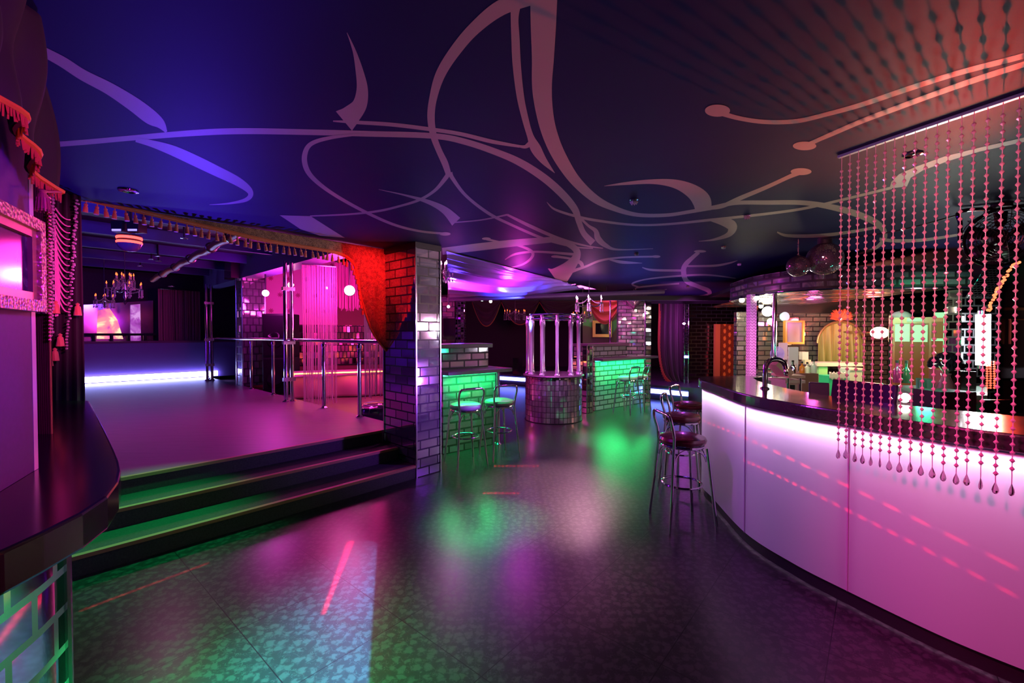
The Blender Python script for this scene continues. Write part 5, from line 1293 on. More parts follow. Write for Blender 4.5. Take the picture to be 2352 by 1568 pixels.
# ---- fridge and green lit things on the right
YF = 6.0
fz = thing('red_fridge', tuple(pY(2122, 900, 5.7)), 'tall red drinks fridge with dark glass and green lit notes', 'fridge')
FA = pY(2040, 800, YF); FU = V((.758, -.652, 0)); FN = V((-.652, -.758, 0))      # front left corner, along the front, out of the front
def rb(name, x0, x1, y0, y1, d0, d1, mat, par=None, zb_=None):
    a, b_ = ppl(x0, y1, FA+FN*d1, FN), ppl(x1, y0, FA+FN*d1, FN); a0 = FA+FU*(a-FA).dot(FU); b0_ = FA+FU*(b_-FA).dot(FU)
    m_ = ppl((x0+x1)/2, y0, FA+FN*d1, FN); l_ = ppl((x0+x1)/2, y1, FA+FN*d1, FN); z0 = l_.z if zb_ is None else zb_
    x = MB(); x.obox(V((a0.x, a0.y, z0))+FN*d0, V((b0_.x-a0.x, b0_.y-a0.y, 0)), FN*(d1-d0), (0, 0, m_.z-z0)); return x.build(name, mat, par or fz, smooth=False)
rb('cabinet', 2046, 2206, 728, 1020, -.6, 0, M('red_enamel', (.40, .03, .025), .35), zb_=.001)
rb('black_edge', 2037, 2046, 724, 1020, -.6, .012, black_gloss, zb_=.001)
fd1 = rb('glass_door', 2053, 2134, 742, 985, .002, .03, M('brown_glass', (.22, .030, .014), .35, spec=.2))
fd2 = rb('glass_door', 2136, 2203, 738, 985, .002, .03, bpy.data.materials['brown_glass'])
mint = M('mint_paper', (.55, .85, .72), .6)
for n_, x0, x1, y0, y1 in (('note', 2055, 2090, 744, 784), ('note', 2094, 2131, 746, 785), ('note', 2083, 2118, 730, 738)): rb(n_, x0, x1, y0, y1, .031, .037, mint, fd1)
rb('handle', 2166, 2173, 724, 824, .031, .075, mint, fd2)
rb('handle', 2139, 2200, 777, 783, .031, .06, mint, fd2)
rb('top_strip', 2145, 2203, 717, 729, .002, .05, mint)
# inner work counter
wc = thing('work_counter', tuple(pY(2130, 960, 4.2)), 'pale inner work counter with green top behind the bead strands', 'counter')
a, b_, c_, d_ = pz(2046, 884, .98), pz(2108, 908, .98), pz(2268, 908, .98), pz(2268, 886, .98)
x = MB(); x.prism([tuple(p[:2]) for p in (a, b_, c_, d_)], .94, .98); x.build('top', M('green_grey_top', (.3, .42, .36), .25), wc, smooth=False)
x = MB(); x.prism([tuple(p[:2]+V((0, .03))) if False else (p.x, p.y+.03) for p in (a, b_, c_, d_)], .0, .939); x.build('front', M('cream_front', (.6, .5, .42), .5), wc, smooth=False)
for i, (px, py) in enumerate(((2112, 897), (2120, 900), (2129, 898), (2137, 902))):
    jar(px, py, pz(px, py, .981).y, .032, .13, M('green_glass', (.3, .85, .6), .06, trans=.5) if i == 0 else bpy.data.materials['green_glass'], ['leftmost green lit tumbler on the work counter', 'second green lit tumbler from the left on the work counter', 'third green lit tumbler from the left on the work counter', 'rightmost green lit tumbler on the work counter'][i], 'tumbler', 'glass', False, 'tumblers on the work counter')
for i, (px, py, m_) in enumerate(((2060, 879, M('magenta_bottle', (.4, .02, .15), .1)), (2081, 880, M('dark_bottle', (.03, .08, .05), .1)))):
    jar(px, py, pz(px, py, .981).y, .04, .24, m_, ('magenta bottle at the left end of the work counter', 'dark green bottle right of the magenta bottle')[i], group='bottles on the work counter')
q = pz(2172, 905, .981); vs = thing('flower_vase', tuple(q), 'purple vase with dark round bouquet on the work counter', 'vase')
x = MB(); x.lathe([(.001, 0), (.06, .005), (.075, .05), (.05, .12), (.03, .17), (.038, .2)], q, 16); x.build('vase', M('rosy_ceramic', (.4, .14, .2), .3), vs)
x = MB()
for i in range(70):
    th, ph_ = random.uniform(0, 2*pi), random.uniform(-.3, 1.5); x.sphere(q+V((cos(th)*cos(ph_)*.11, sin(th)*cos(ph_)*.1, .29+sin(ph_)*.09)), random.uniform(.022, .036), 6, 4)
x.build('bouquet', M('dark_bloom', (.02, .01, .025), .85, spec=.1), vs)
x = MB()
for i in range(9): a = 2*pi*i/9; x.tube([q+V((0, 0, .18)), q+V((.05*cos(a), .05*sin(a), .27))], .004, 4)
x.build('stems', M('stem_green', (.03, .12, .04), .6), vs)
ybox('steel_bin', 2176, 2206, 851, 766+590/4.5, 4.5, .2, M('orange_steel', (.8, .42, .3), .22, .9), 'orange tinted steel box behind the bead strands', 'box')
ybox('steel_bin', 2207, 2243, 853, 766+590/4.5, 4.5, .2, M('grey_steel', (.5, .46, .42), .25, .9), 'grey steel box right of the orange tinted one', 'box')
bk_ = thing('dark_basket', tuple(pY(2190, 942, 3.6)), 'black ribbed basket below the steel boxes', 'basket')
a, b_ = pY(2160, 942, 3.6), pY(2242, 900, 3.6); a.z = .001
x = MB(); x.obox(a, (b_.x-a.x, 0, 0), (0, .25, 0), (0, 0, b_.z-a.z)); x.build('body', black, bk_, smooth=False)
x = MB()
for i in range(18): xx = a.x+(b_.x-a.x)*(i+.5)/18; x.tube([(xx, a.y-.004, a.z+.005), (xx, a.y-.004, b_.z-.005)], .006, 5)
x.build('ribs', M('basket_rib', (.03, .025, .035), .4), bk_)
q = pz(2086, 926, ZB); cl_ = thing('clip_lamp', tuple(q), 'small white clip lamp shining on the bar top', 'lamp')
x = MB(); x.lathe([(.001, 0), (.03, .004), (.028, .03), (.012, .05)], q+V((0, .03, .028)), 14, True, axis=(-.5, -.8, .3)); x.build('head', E('clip_white', (1, .95, .8), 5), cl_)
x = MB(); x.tube([q+V((.02, .05, .001)), q+V((.01, .04, .03))], .01, 6); x.lathe([(.03, 0), (.03, .008), (.001, .01)], q+V((.02, .05, 0)), 12); x.build('foot', black, cl_)
ybox('menu_card', 2262, 2352, 918, 948, 2.9, .012, black_gloss, 'black menu folder lying against the bar edge', 'menu')
# white tube lamp on a mirrored post
q0, q1 = pY(2258, 838, 4.85), pY(2258, 722, 4.85)
tl = thing('tube_lamp', tuple(q0), 'dazzling white vertical tube lamp behind the bead strands', 'lamp')
x = MB(); x.tube([q0, q1], .06, 14); x.build('tube', E('cold_white', (.9, .97, 1), 38), tl)
for q, s_ in ((q0, -1), (q1, 1)):
    x = MB(); x.lathe([(.05, 0), (.05, .04*s_), (.02, .06*s_)], q, 14); x.build('end_cap', chrome, tl)
mp_ = thing('mirror_post', (pY(2225, 900, 5.0).x, 5.0, 0), 'mirror tiled post that carries the white tube lamp', 'post')
a, b_ = pY(2206, 900, 5.0), pY(2300, 640, 5.0)
x = MB(); x.obox(V((a.x, a.y, 0)), (b_.x-a.x, 0, 0), (0, .2, 0), (0, 0, 2.08)); x.build('shaft', brick('mirror_post_tiles', .1, .09, .009, .16, base=(.4, .4, .42)), mp_, smooth=False)
x = MB(); x.grid(lambda u, v: pY(2266+u*70-v*8, 608+v*72, 4.75)+V((0, .18*v-.1*sin(u*pi)*0, 0)), 12, 8); x.build('sloped_mirror', brick('mirror_slope', .12, .07, .006, .1), mp_, solid=.01)
# red bead light strings
rs_ = thing('hanging_light_string', tuple(pY(2275, 912, 3.9)), 'cluster of short glowing red bead strings under the tube lamp', 'light string')
x = MB()
for px in (2267, 2275, 2284):
    for k in range(12): x.sphere(pY(px+random.uniform(-.5, .5), 831+k*5.4, 4.8), .011, 6, 5)
x.build('beads', E('red_beads', (1, .07, .03), 3.5), rs_)
os_ = thing('hanging_light_string', tuple(pY(2300, 600, 3.6)), 'orange bead light string rising from the tube lamp to the fan', 'light string')
x = MB(); pts = [pY(a, b_, 3.75) for a, b_ in ((2270, 715), (2284, 680), (2298, 655), (2316, 625), (2340, 600))]; pts = [V(p) for p in catmull([tuple(p) for p in pts], 8)]
for p in pts: x.sphere(p+V((random.uniform(-.01, .01), 0, random.uniform(-.01, .01))), .012, 6, 5)
x.build('beads', E('orange_beads', (1, .16, .06), 3), os_); x = MB(); x.tube(pts, .004, 5); x.build('cord', dark, os_)
# dark joinery on the far right
ybox('wall_side', 2285, 2900, 560, 1100, 5.4, .1, M('dark_joinery', (.05, .03, .03), .4), kind='structure')
jw = thing('wall_panelling', tuple(pY(2320, 850, 4.5)), 'dark wood panelling with thin copper mouldings at the right edge', 'panelling')
cm = M('copper_moulding', (.5, .2, .08), .35, .6)
for x0, x1, y0, y1 in ((2322, 2325, 735, 790), (2322, 2500, 732, 735), (2290, 2500, 706, 712)): ybox('moulding', x0, x1, y0, y1, 5.35, .03, cm, parent=jw)
ybox('shelf', 2282, 2600, 846, 868, 5.1, .28, M('shelf_dark', (.06, .05, .06), .3), parent=jw)
# warm wall lamp
q = pY(2020, 764, 7.6); wl2 = thing('wall_lamp', tuple(q), 'glaring cream wall lamp beside the red fridge', 'lamp')
x = MB(); x.sphere(q, .13, 16, 10, .8); x.build('shade', E('cream_lamp', (1, .62, .36), 12), wl2); x = MB(); x.tube([q, q+V((0, .9, .02))], .02, 8); x.build('arm', chrome_dull, wl2)
q = FA+FU*.13-FN*.17; q.z = ppl(2126, 728, FA, FN).z+.021; tl2 = thing('lilac_bowl', tuple(q), 'upturned lilac bowl on top of the red fridge', 'bowl')
x = MB(); x.lathe([(.12, 0), (.11, .04), (.07, .08), (.001, .1)], q-V((0, 0, .02)), 18); x.build('bowl', M('lilac_plastic', (.6, .45, .7), .4), tl2)
# ---- disco balls
def ball(px, py, R, hook, label, motor):
    hk = pz(*hook, ZC-.005); p = pY(px, py, hk.y); t = thing('disco_ball', tuple(p), label, 'disco ball')
    nr = int(R*150)+14; x = MB(); n_ = nr*2
    prof = [(max(.004, R*sin(pi*i/nr)), -R*cos(pi*i/nr)) for i in range(nr+1)]
    x.lathe(prof, p, n_, True); x.build('mirror_tiles', disco if motor else disco_s, t, smooth=False)
    x = MB(); x.tube([(p.x, p.y, p.z+R-.005), (p.x, p.y, ZC-.003)], .005, 6)
    for k in range(int((ZC-p.z-R)/.03)): x.ring((p.x, p.y, p.z+R+.015+k*.03), .009, .003, 8, 4, (1, 0, 0) if k % 2 else (0, 1, 0))
    x.build('chain', chrome_dull, t)
    x = MB(); x.lathe([(R*.25, R*.965), (R*.22, R*1.03), (.01, R*1.06)], p, 16); x.build('cap', chrome_dull, t)
    if motor:
        x = MB(); x.lathe([(.001, -.07), (.065, -.07), (.065, -.003), (.001, -.002)], (p.x, p.y, ZC), 20); x.build('motor', black, t)
disco = brick('disco_tiles', pi*.165/38, pi*.165/38, .0022, .22, base=(.80, .62, .72), rough=.07, offset=0.0, metal=.9)
disco_s = brick('disco_tiles_small', pi*.108/30, pi*.108/30, .0022, .22, base=(.80, .62, .72), rough=.07, offset=0.0, metal=.9)
ball(1833, 611, .108, (1833, 549), 'smaller disco ball hanging left of the larger one', False)
ball(1894, 594, .165, (1892, 547), 'larger disco ball with motor hanging above the bar', True)
# ---- big drum fan under the ceiling
q = pY(2299, 545, 3.35); bf = thing('drum_fan', tuple(q), 'large black drum fan in a wire cage under the ceiling', 'fan')
ax = V((-.35, -.9, -.25)).normalized(); Mx = V((0, 0, 1)).rotation_difference(ax).to_matrix(); RF = .215
wire = M('fan_wire', (.06, .05, .06), .3, .7)
x = MB()
for k in range(1, 12): x.ring(q+ax*(.06*(1-(k/11)**2)), RF*k/11, .0026, 40, 4, ax)
for k in range(12): a = 2*pi*k/12; e_ = Mx@V((cos(a), sin(a), 0)); x.tube([q+ax*.06, q+ax*.045+e_*RF*.5, q+e_*RF], .003, 4)
x.build('cage', wire, bf)
x = MB()
for k in range(1, 8): x.ring(q-ax*(.10+.05*(1-(k/8)**2)), RF*k/8, .003, 36, 4, ax)
for k in range(12): a = 2*pi*k/12; e_ = Mx@V((cos(a), sin(a), 0)); x.tube([q-ax*.15, q-ax*.10+e_*RF, q+e_*RF], .003, 4)
x.build('rear_cage', wire, bf)
x = MB(); x.ring(q, RF, .011, 48, 8, ax); x.build('rim', black_gloss, bf)
x = MB(); x.lathe([(.001, .02), (.05, .015), (.06, -.02), (.06, -.13), (.001, -.15)], q, 20, axis=ax); x.build('motor', black, bf)
x = MB()
for k in range(5):
    a = 2*pi*k/5; e_, f_ = Mx@V((cos(a), sin(a), 0)), Mx@V((-sin(a), cos(a), 0))
    x.poly([q+e_*.05-ax*.02, q+e_*.1-f_*.05-ax*.05, q+e_*.19-f_*.05-ax*.055, q+e_*.19+f_*.05-ax*.015, q+e_*.1+f_*.04-ax*.01])
x.build('blades', M('fan_blade', (.04, .03, .04), .35, .4), bf, solid=.003)
side = ax.cross(V((0, 0, 1))).normalized()
x = MB(); tops = ZC-.03
l, r_ = q+side*RF*1.12, q-side*RF*1.12
x.tube([V(p) for p in catmull([tuple(l), tuple(V((l.x, l.y, q.z+.13))), tuple(V((l.x, l.y, tops))), tuple(V((q.x, q.y, tops))), tuple(V((r_.x, r_.y, tops))), tuple(V((r_.x, r_.y, q.z+.13))), tuple(r_)], 4)], .014, 8)
x.build('bracket', black_gloss, bf)
x = MB(); x.lathe([(.06, -.028), (.06, -.003), (.001, -.002)], (q.x, q.y, ZC), 16); x.build('ceiling_mount', black, bf)
# cable from the ball motor to the fan
hk = pz(1892, 547, ZC-.05); e_ = V((q.x-.22, q.y+.1, ZC-.05))
x = MB(); x.tube([hk.lerp(e_, i/16)+V((0, 0, -.05*sin(pi*i/16))) for i in range(17)], .006, 6); tag(x.build('power_cable', black), 'thin black cable running from disco ball motor to drum fan', 'cable')
# recessed chrome ring spots of the main ceiling
def ring_spot(px, py, label, r=.05):
    p = pz(px, py, ZC-.001); t = thing('recessed_spot', tuple(p), label, 'spotlight', 'recessed ceiling spots')
    x = MB(); x.lathe([(r*.62, -.004), (r*.7, -.012), (r, -.008), (r*1.02, -.001)], p, 24, False); x.build('rim', chrome, t)
    x = MB(); x.lathe([(.001, -.007), (r*.6, -.004), (r*.62, -.001)], p, 20, False); x.build('lens', M('spot_glass', (.25, .1, .12), .08, .6) if 'spot_glass' not in bpy.data.materials else bpy.data.materials['spot_glass'], t)
ring_spot(2096, 354, 'chrome ringed recessed spot behind the bead strands', .045)
ring_spot(295, 437, 'dark recessed spot just above the valance fringe', .055)
def cryst(px, py, label, s_):
    p = pz(px, py, ZC-.002); t = thing('crystal_spot', tuple(p), label, 'spotlight', 'small crystal ceiling spots')
    x = MB()
    for k in range(6): a = k*pi/3; x.lathe([(.001, -.0), (s_*.4, -s_*.5), (.001, -s_*1.1)], p+V((cos(a)*s_*.55, sin(a)*s_*.55, -.002)), 6)
    x.build('petals', crystal, t, smooth=False); x = MB(); x.lathe([(s_*.9, -.004), (s_*.9, -.001), (.001, -.001)], p, 14); x.build('base', chrome, t)
for px, py, lb, s_ in ((1456, 458, 'largest crystal petal spot inside the white crescent on the ceiling', .034), (1716, 494, 'small crystal spot on the long thin ceiling swirl', .03), (1662, 565, 'small crystal spot behind the hooked ceiling swirl', .03), (1698, 604, 'small crystal spot at the tip of a thin swirl near the canopy', .032), (1580, 656, 'small pinkish crystal spot far down the ceiling', .034), (1462, 581, 'faint crystal spot among small ceiling swirls', .03)): cryst(px, py, lb, s_)
# ================================================================== LIGHTS
GL = .5
def aim(o, target):
    d_ = (V(target)-o.location).normalized(); o.rotation_euler = d_.to_track_quat('-Z', 'Y').to_euler()
def light(kind, loc, col, power, target=None, size=.1, angle=60, blend=.6, sy=None, name='club_light', spread=None):
    l = bpy.data.lights.new(name, kind); l.color = col; l.energy = power*GL
    if kind == 'SPOT': l.spot_size = radians(angle); l.spot_blend = blend; l.shadow_soft_size = size
    elif kind == 'POINT': l.shadow_soft_size = size
    elif kind == 'AREA':
        l.size = size
        if sy: l.shape = 'RECTANGLE'; l.size_y = sy
        if spread: l.spread = radians(spread)
    o = bpy.data.objects.new(name, l); COL.objects.link(o); o.location = V(loc)
    if target is not None: aim(o, target)
    return o
def gobo(loc, center, poly, col, power, soft=.02, stripes=None, name='shaped_spot', dash=0):
    """spot whose nodes cut the beam to a convex polygon; no fitting is modelled"""
    cpt = V(center); o = light('SPOT', loc, col, power, cpt, .01, 10, 0, name=name)
    M_ = (cpt-V(loc)).normalized().to_track_quat('-Z', 'Y').to_matrix(); Mi = M_.transposed()
    uvp = []
    for p in poly:
        q = Mi@(V(p)-V(loc)); uvp.append((q.x/-q.z, q.y/-q.z))
    mx = max(sqrt(a*a+b_*b_) for a, b_ in uvp); o.data.spot_size = 2*atan2(mx*1.1, 1)
    area = sum(uvp[i][0]*uvp[(i+1) % len(uvp)][1]-uvp[(i+1) % len(uvp)][0]*uvp[i][1] for i in range(len(uvp)))
    if area < 0: uvp = uvp[::-1]
    o.data.use_nodes = True; nt = o.data.node_tree
    class W: node_tree = nt
    g = NG(W); em = nt.nodes['Emission']
    tc = g.n('ShaderNodeTexCoord'); sep = g.n('ShaderNodeSeparateXYZ'); g.i(sep, 0, tc.outputs['Normal'])
    zz = g.math('MULTIPLY', sep.outputs[2], -1.0); u, v = g.math('DIVIDE', sep.outputs[0], zz), g.math('DIVIDE', sep.outputs[1], zz)
    res = None; n_ = len(uvp); di = max(range(n_), key=lambda i: (uvp[(i+1) % n_][0]-uvp[i][0])**2+(uvp[(i+1) % n_][1]-uvp[i][1])**2)
    for i in range(n_):
        (ax_, ay), (bx, by) = uvp[i], uvp[(i+1) % n_]; ex, ey = bx-ax_, by-ay; l_ = sqrt(ex*ex+ey*ey)
        nx, ny = -ey/l_, ex/l_
        dd = g.math('MULTIPLY_ADD', u, nx, g.math('MULTIPLY_ADD', v, ny, -(nx*ax_+ny*ay)))
        s_ = soft[i] if isinstance(soft, (list, tuple)) else soft
        r_ = g.ramp(dd, 0.0, s_); res = r_ if res is None else g.math('MULTIPLY', res, r_)
    if stripes:
        ang, fq, lo = stripes
        pr_ = g.math('MULTIPLY_ADD', u, cos(ang)*fq, g.math('MULTIPLY', v, sin(ang)*fq))
        res = g.math('MULTIPLY', res, g.math('MULTIPLY_ADD', g.noise_1d(pr_), 1-lo, lo))
    if dash:
        (ax_, ay), (bx, by) = uvp[di], uvp[(di+1) % n_]; ex, ey = bx-ax_, by-ay; l2 = ex*ex+ey*ey
        t_ = g.math('MULTIPLY_ADD', u, ex/l2, g.math('MULTIPLY_ADD', v, ey/l2, -(ax_*ex+ay*ey)/l2))
        fr_ = g.math('FRACT', g.math('MULTIPLY', t_, float(dash))); res = g.math('MULTIPLY', res, g.math('LESS_THAN', fr_, .55))
    g.i(em, 'Strength', res)
    return o
def _n1(self, w_):
    x = self.n('ShaderNodeTexNoise', noise_dimensions='1D'); self.i(x, 'W', w_); self.i(x, 'Scale', 1.0); self.i(x, 'Detail', 2.0); return self.ramp(x.outputs[0], .35, .65)
NG.noise_1d = _n1
BLUE, VIO, MAG, PINK, RED, GRN = (.07, .02, 1), (.32, .05, 1), (.85, .06, .75), (1, .35, .7), (1, .05, .03), (.0, 1, .22)
# blue flood from the stage towards the main ceiling
light('SPOT', st(-1.5, 2.1, 1.0), BLUE, 800, (-1.75, 2.9, ZC), .03, 72, .9, name='blue_flood')
light('SPOT', (-1.0, 8.0, 1.6), (.10, .05, 1), 70, (.6, 4.8, ZC), .1, 85, 1, name='blue_flood')
light('SPOT', (2.6, 9.2, 1.3), (.05, .08, 1), 100, (2.6, 7.8, ZC), .1, 95, 1, name='blue_flood')
# added weak fill for the ceiling swirls, no fitting of its own
light('SPOT', (.2, 3.0, .5), (1, .42, .62), 30, (.1, 2.6, ZC), .2, 130, 1, name='pink_fill')
# red from the bead light strings behind the bar
light('SPOT', (4.5, 4.05, 1.45), (1, .05, .028), 1450, (4.5+4*cos(radians(211)), 4.05+4*sin(radians(211)), 1.78), .012, 43, .7, name='red_flood')
light('SPOT', (4.2, 4.3, 1.2), (.95, 1, .8), 330, (3.0, 3.1, ZC), .06, 80, 1, name='green_white_flood')
light('POINT', pY(2255, 780, 4.7), (.9, .95, 1), 26, size=.12, name='tube_glow')
# red glare on the valance
q = vp(846, 640); light('SPOT', q-NN*.55+V((.05, 0, .25)), (1, .01, .02), 110, q, .02, 95, 1, name='red_spot')
light('SPOT', st(-1.2, -1.2, 2.3), (1, .10, .08), 4, vp(400, 500), .05, 110, 1, name='amber_wash')
# violet and magenta stage wash
light('SPOT', st(-4, 4.5, 3.0), (.28, .012, 1), 330, st(-3.6, 3.6, ZS), .3, 130, 1, name='violet_wash')
light('SPOT', st(-1.6, 3.4, 2.9), (1, .03, .6), 130, st(-1.4, 2.4, ZS), .1, 100, 1, name='magenta_wash')
light('POINT', st(-9, 8.2, 1.4), (.22, .02, 1), 260, size=.4, name='violet_wash')
light('SPOT', st(-2.6, .95, 2.75), (.12, .06, 1), 330, st(-4.5, 6.5, 3.0), .1, 130, 1, name='beam_wash')
# pink lounge
lp_ = pY(803, 667, 7.5); light('POINT', lp_+V((0, -.1, .1)), (1, .03, .45), 200, size=.3, name='pink_spot')
lp_ = pY(612, 672, 8.6); light('POINT', lp_+V((.15, .1, -.1)), (1, .04, .75), 150, size=.25, name='pink_spot')
light('POINT', k0+kd*1.6-kn*.6+V((0, 0, 1.9)), (1, .03, .3), 130, size=.2, name='rose_wash')
# lilac light on the left wall and counter
light('SPOT', (.3, .9, 2.2), (.3, .004, 1), 260, wl(30, 500), .1, 70, 1, name='lilac_spot')
light('SPOT', (-.6, 2.2, 2.4), (.95, .05, .6), 24, wl(40, 610), .05, 22, 1, name='magenta_spot')
light('SPOT', (-1.25, 1.85, 2.2), (1, .06, .45), 520, sp(140, 640), .06, 36, 1, name='magenta_spot')
# green under the left counter and green floor pools
light('SPOT', (-1.22, 1.50, 1.0), (.0, 1, .22), 620, (-1.05, 1.75, 0), .02, 98, 1, name='green_light')
light('AREA', (-1.22, .95, ZL-.11), (.0, 1, .3), 9, (-1.3, .95, 0), .4, sy=.05, name='green_light')
light('SPOT', (.4, 3.0, 2.5), (.0, 1, .25), 22, st(-1.9, .1, .2), .05, 40, 1, name='green_spot')
for (a, b_, dp) in ((m1a, m1b, .1), (m2a, m2b, .14)):
    u = V((b_.x-a.x, b_.y-a.y, 0)); l_ = u.length; u.normalize(); v = V((-u.y, u.x, 0)); c_ = V((a.x, a.y, 0))+u*l_/2-v*dp+V((0, 0, 1.0))
    o = light('AREA', c_, (.0, 1, .2), (30 if dp < .12 else 75), None, l_*.95, sy=.05, name='green_light'); o.rotation_euler = Matrix((( u.x, -v.x, 0), (u.y, -v.y, 0), (0, 0, 1))).to_euler()
light('SPOT', pz(1130, 1190, 2.5)*0+V((.6, 4.6, 2.5)), (.0, 1, .22), 2200, pz(1125, 1195, 0), .04, 24, 1, name='green_spot')
light('SPOT', (1.5, 5.2, 2.5), (.0, 1, .2), 2800, pz(1410, 1010, 0), .05, 30, 1, name='green_spot')
# pink light on the dance floor and pillar face
light('SPOT', (1.2, 6.6, 2.5), (1, .50, .60), 1900, pz(1270, 1110, 0), .06, 32, 1, name='pink_spot')
light('SPOT', (.5, 3.6, 2.5), (1, .28, .62), 330, pz(1320, 1290, 0), .05, 34, 1, name='pink_spot')
light('SPOT', (1.0, 2.8, 2.5), (1, .35, .75), 40, pz(1750, 1450, 0), .05, 60, 1, name='pink_spot')
light('SPOT', (.0, 3.2, 2.5), (1, .42, .15), 18, pz(1040, 1420, 0), .05, 45, 1, name='amber_spot')
light('SPOT', (1.6, 4.8, 2.5), (.2, .1, 1), 60, pz(1540, 1130, 0), .1, 45, 1, name='violet_spot')
# magenta light on the bar front
light('SPOT', (-.4, 1.2, 2.5), (1, .02, .36), 900, (2.2, 1.75, .5), .08, 42, 1, name='magenta_spot')
light('SPOT', (-.6, 3.4, 2.4), (.55, .04, 1), 280, (1.75, 2.9, .5), .08, 40, 1, name='violet_spot')
# hidden LED tubes in the bar's light box
pin = off(.045)
for i in range(2, len(pin)-3, 3):
    a, b_ = pin[i], pin[min(i+3, len(pin)-1)]; c_ = (a+b_)/2; l_ = (b_-a).length
    o = light('AREA', (c_.x, c_.y, ZB-.10), (1, .74, 1), 10*l_, None, l_*1.0, sy=.02, name='bar_led'); o.rotation_euler = (0, 0, atan2(b_.y-a.y, b_.x-a.x))
# bead strands lit from the room and from the bar
light('SPOT', (.9, 1.2, 1.9), (1, .2, .28), 230, (2.0, 2.1, 1.85), .08, 80, 1, name='rose_spot')
# canopy lamps, back bar
light('POINT', V((3.75, 6.2, 1.92)), (1, .85, .6), 36, size=.06, name='halogen_glow')
light('POINT', V((3.9, 7.0, 1.9)), (1, .85, .55), 28, size=.06, name='halogen_glow')
light('POINT', pY(1768, 726, 7.8), (1, .9, .6), 24, size=.08, name='halogen_glow')
light('SPOT', pY(1905, 700, 6.6), (.8, 1, .4), 120, pY(1925, 800, 8.4), .08, 60, 1, name='hatch_spot')
light('SPOT', pY(1932, 690, 6.8)+V((0, 0, -.1)), (1, .08, .05), 200, pY(1932, 722, 8.2), .05, 45, 1, name='red_spot')
light('POINT', pY(2008, 772, 7.4), (1, .4, .2), 70, size=.1, name='warm_glow')
light('SPOT', pY(2090, 700, 4.4), (.0, 1, .40), 430, pY(2110, 780, 5.8), .06, 75, 1, name='green_spot')
light('POINT', pY(2125, 880, 3.9)+V((0, 0, .2)), (.05, 1, .5), 6, size=.06, name='green_glow')
light('SPOT', pY(1960, 720, 5.2), (1, .75, .55), 60, pY(1830, 820, 8.0), .1, 80, 1, name='warm_spot')
light('SPOT', pY(1700, 800, 4.8), (1, .25, .85), 160, pY(1730, 800, 5.9), .05, 60, 1, name='pink_spot')
# far hall
light('SPOT', pY(1050, 770, 7.0), (1, .06, .8), 700, pY(1075, 640, 7.2), .05, 78, 1, name='magenta_light')  # added spot from below that brings out the satin folds
light('SPOT', pY(1215, 770, 7.6), (.06, .10, 1), 900, pY(1185, 652, 8.0), .05, 78, 1, name='blue_fill')  # added blue spot that brightens the right half of the satin
light('SPOT', pY(1400, 690, 8.9), (1, .12, .7), 330, pY(1450, 740, 9.9), .06, 90, 1, name='pink_spot')
light('POINT', pY(1355, 690, 7.7), (1, .25, .8), 24, size=.1, name='chandelier_glow')
light('POINT', pY(1572, 740, 10.6), (.8, .1, 1), 34, size=.05, name='violet_lamp')
light('SPOT', pY(1630, 690, 9.6), (1, .36, .06), 320, pY(1655, 800, 11.6), .1, 50, 1, name='amber_spot')
light('POINT', pY(1380, 690, 12.4), (.8, .8, .3), 22, size=.1, name='mural_glow')
light('SPOT', pY(1275, 690, 6.6), (.9, .25, 1), 330, pY(1271, 800, 7.4), .05, 60, 1, name='pink_spot')
# pale blue floor patch drawn by an added shaped spot, and red laser streak
gobo((-1.0, 3.0, 2.48), pz(720, 1400, 0), [pz(600, 1333, 0), pz(825, 1236, 0), pz(868, 1246, 0), pz(845, 1620, 0), pz(380, 1620, 0)], (.16, .38, 1), 4600, [.004, .004, .004, .25, .25], (1.25, 30, .8))
gobo((-.9, 1.85, 2.48), pz(770, 1330, 0), [pz(796, 1243, 0), pz(816, 1241, 0), pz(748, 1412, 0), pz(735, 1412, 0)], (1, .01, .07), 20000, .006, None, 'laser')
gobo((-1.2, 4.9, 2.5), pz(830, 975, ZS), [pz(800, 985, ZS), pz(840, 962, ZS), pz(878, 976, ZS), pz(862, 992, ZS)], (.6, .7, 1), 900, .004, (.3, 40, .1))

light('SPOT', pY(2080, 690, 4.6), (1, .10, .04), 160, pY(2120, 800, 5.8), .06, 80, 1, name='warm_spot')
light('SPOT', (1.6, 4.6, 1.7), (1, .55, .75), 380, st(.16, 0, 2.0), .06, 50, 1, name='pink_spot')
light('SPOT', (1.2, 4.4, .9), (.34, .05, 1), 420, st(.16, 0, .8), .06, 50, 1, name='violet_spot')

light('SPOT', st(-1.9, .42, 1.9), (.0, 1, .22), 330, st(-2.35, .05, 0), .03, 66, 1, name='green_light')  # added green spot above the treads, no LED strip there

light('POINT', pY(2000, 742, 7.7), (1, .06, .10), 28, size=.08, name='red_glow')
light('POINT', pY(1868, 745, 7.9), (1, .12, .6), 22, size=.08, name='pink_glow')
light('SPOT', (2.6, 3.4, 1.9), (1, .25, .55), 60, (3.4, 4.86, 2.3), .05, 40, 1, name='violet_spot')  # added spot that brightens the disco balls

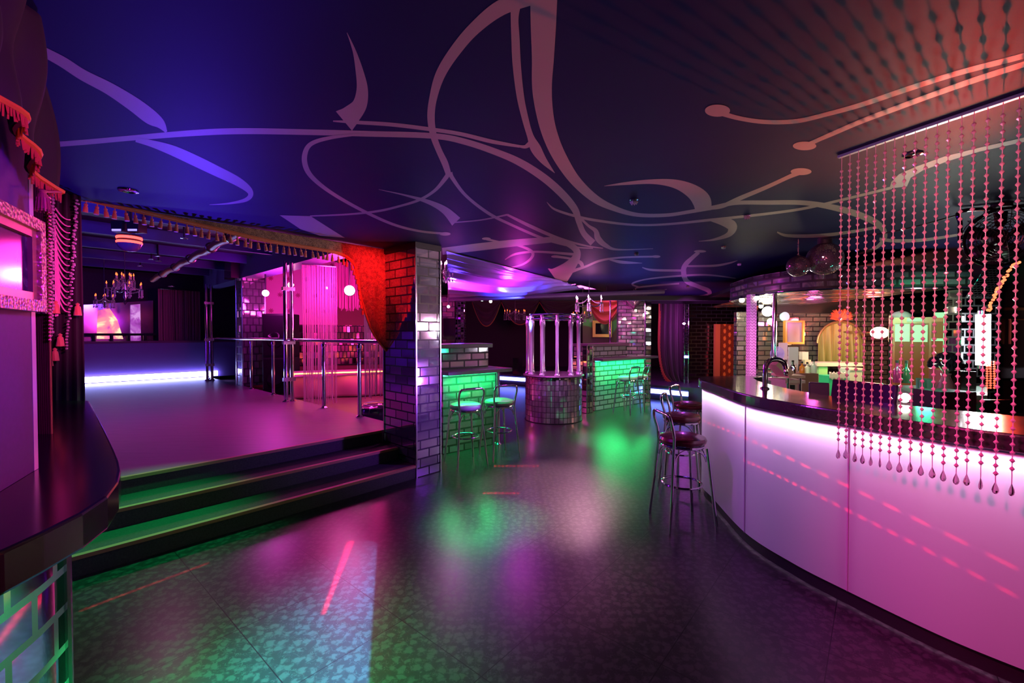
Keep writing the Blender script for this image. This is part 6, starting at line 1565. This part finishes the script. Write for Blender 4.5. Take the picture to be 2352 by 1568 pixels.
light('SPOT', (1.5, 4.6, 1.7), (.55, .12, 1), 130, (3.35, 5.95, 2.25), .05, 40, 1, name='violet_spot')

light('SPOT', (.1, 4.6, 1.9), (.7, .3, 1), 40, (-.5, 5.8, 1.1), .06, 42, 1, name='lilac_spot')
light('POINT', pY(1038, 652, 7.0), (1, .12, .8), 60, size=.05, name='magenta_light')
light('SPOT', pY(1330, 760, 6.2), (.5, .12, 1), 120, pY(1360, 850, 8.8), .06, 50, 1, name='violet_spot')

light('SPOT', (1.75, 7.3, .8), (.0, 1, .22), 60, (2.25, 9.1, .35), .05, 65, 1, name='green_spot')

light('SPOT', st(.9, -.5, 2.4), (.0, 1, .25), 190, (-.35, 5.45, .7), .05, 34, 1, name='green_spot')

def laser_line(loc, a, b_, half, n, power):
    a, b_ = V(a), V(b_); gobo(loc, (a+b_)/2, [a-half, b_-half, b_+half, a+half], (1, .01, .04), power, .0004, None, 'laser', n)
for (x0, y0, x1, y1, n, pw) in ((185, 1402, 480, 1292, 26, 7000), (1135, 1070, 1240, 1070, 12, 7000), (1110, 1132, 1195, 1132, 10, 7000), (1145, 948, 1205, 948, 12, 9000)):
    laser_line((-.2, 3.2, 2.5), pz(x0, y0, 0), pz(x1, y1, 0), pz(x0, y0+2.4, 0)-pz(x0, y0, 0), n, pw)
def pan(px, py):
    r = (px-CX)/F/ray(px, py).y
    i = min((i for i in range(8, len(pth)-1)), key=lambda i: abs(pth[i].x/pth[i].y-r) if pth[i].y > 1.2 else 9)
    return pY(px, py, pth[i].y)
for (x0, y0, x1, y1, n) in ((1650, 988, 2340, 1308, 22), (1700, 1052, 2340, 1372, 22)):
    laser_line((-1.2, 2.6, 2.4), pan(x0, y0), pan(x1, y1), V((0, 0, .0042)), n, 5500)

light('POINT', pY(1195, 668, 6.9), (1, .05, .85), 55, size=.08, name='magenta_light')  # added fill that lifts the magenta tone of the hall centre
light('SPOT', pY(1560, 700, 8.5), (.9, .08, 1), 120, pY(1640, 735, 11.7), .06, 50, 1, name='magenta_light')
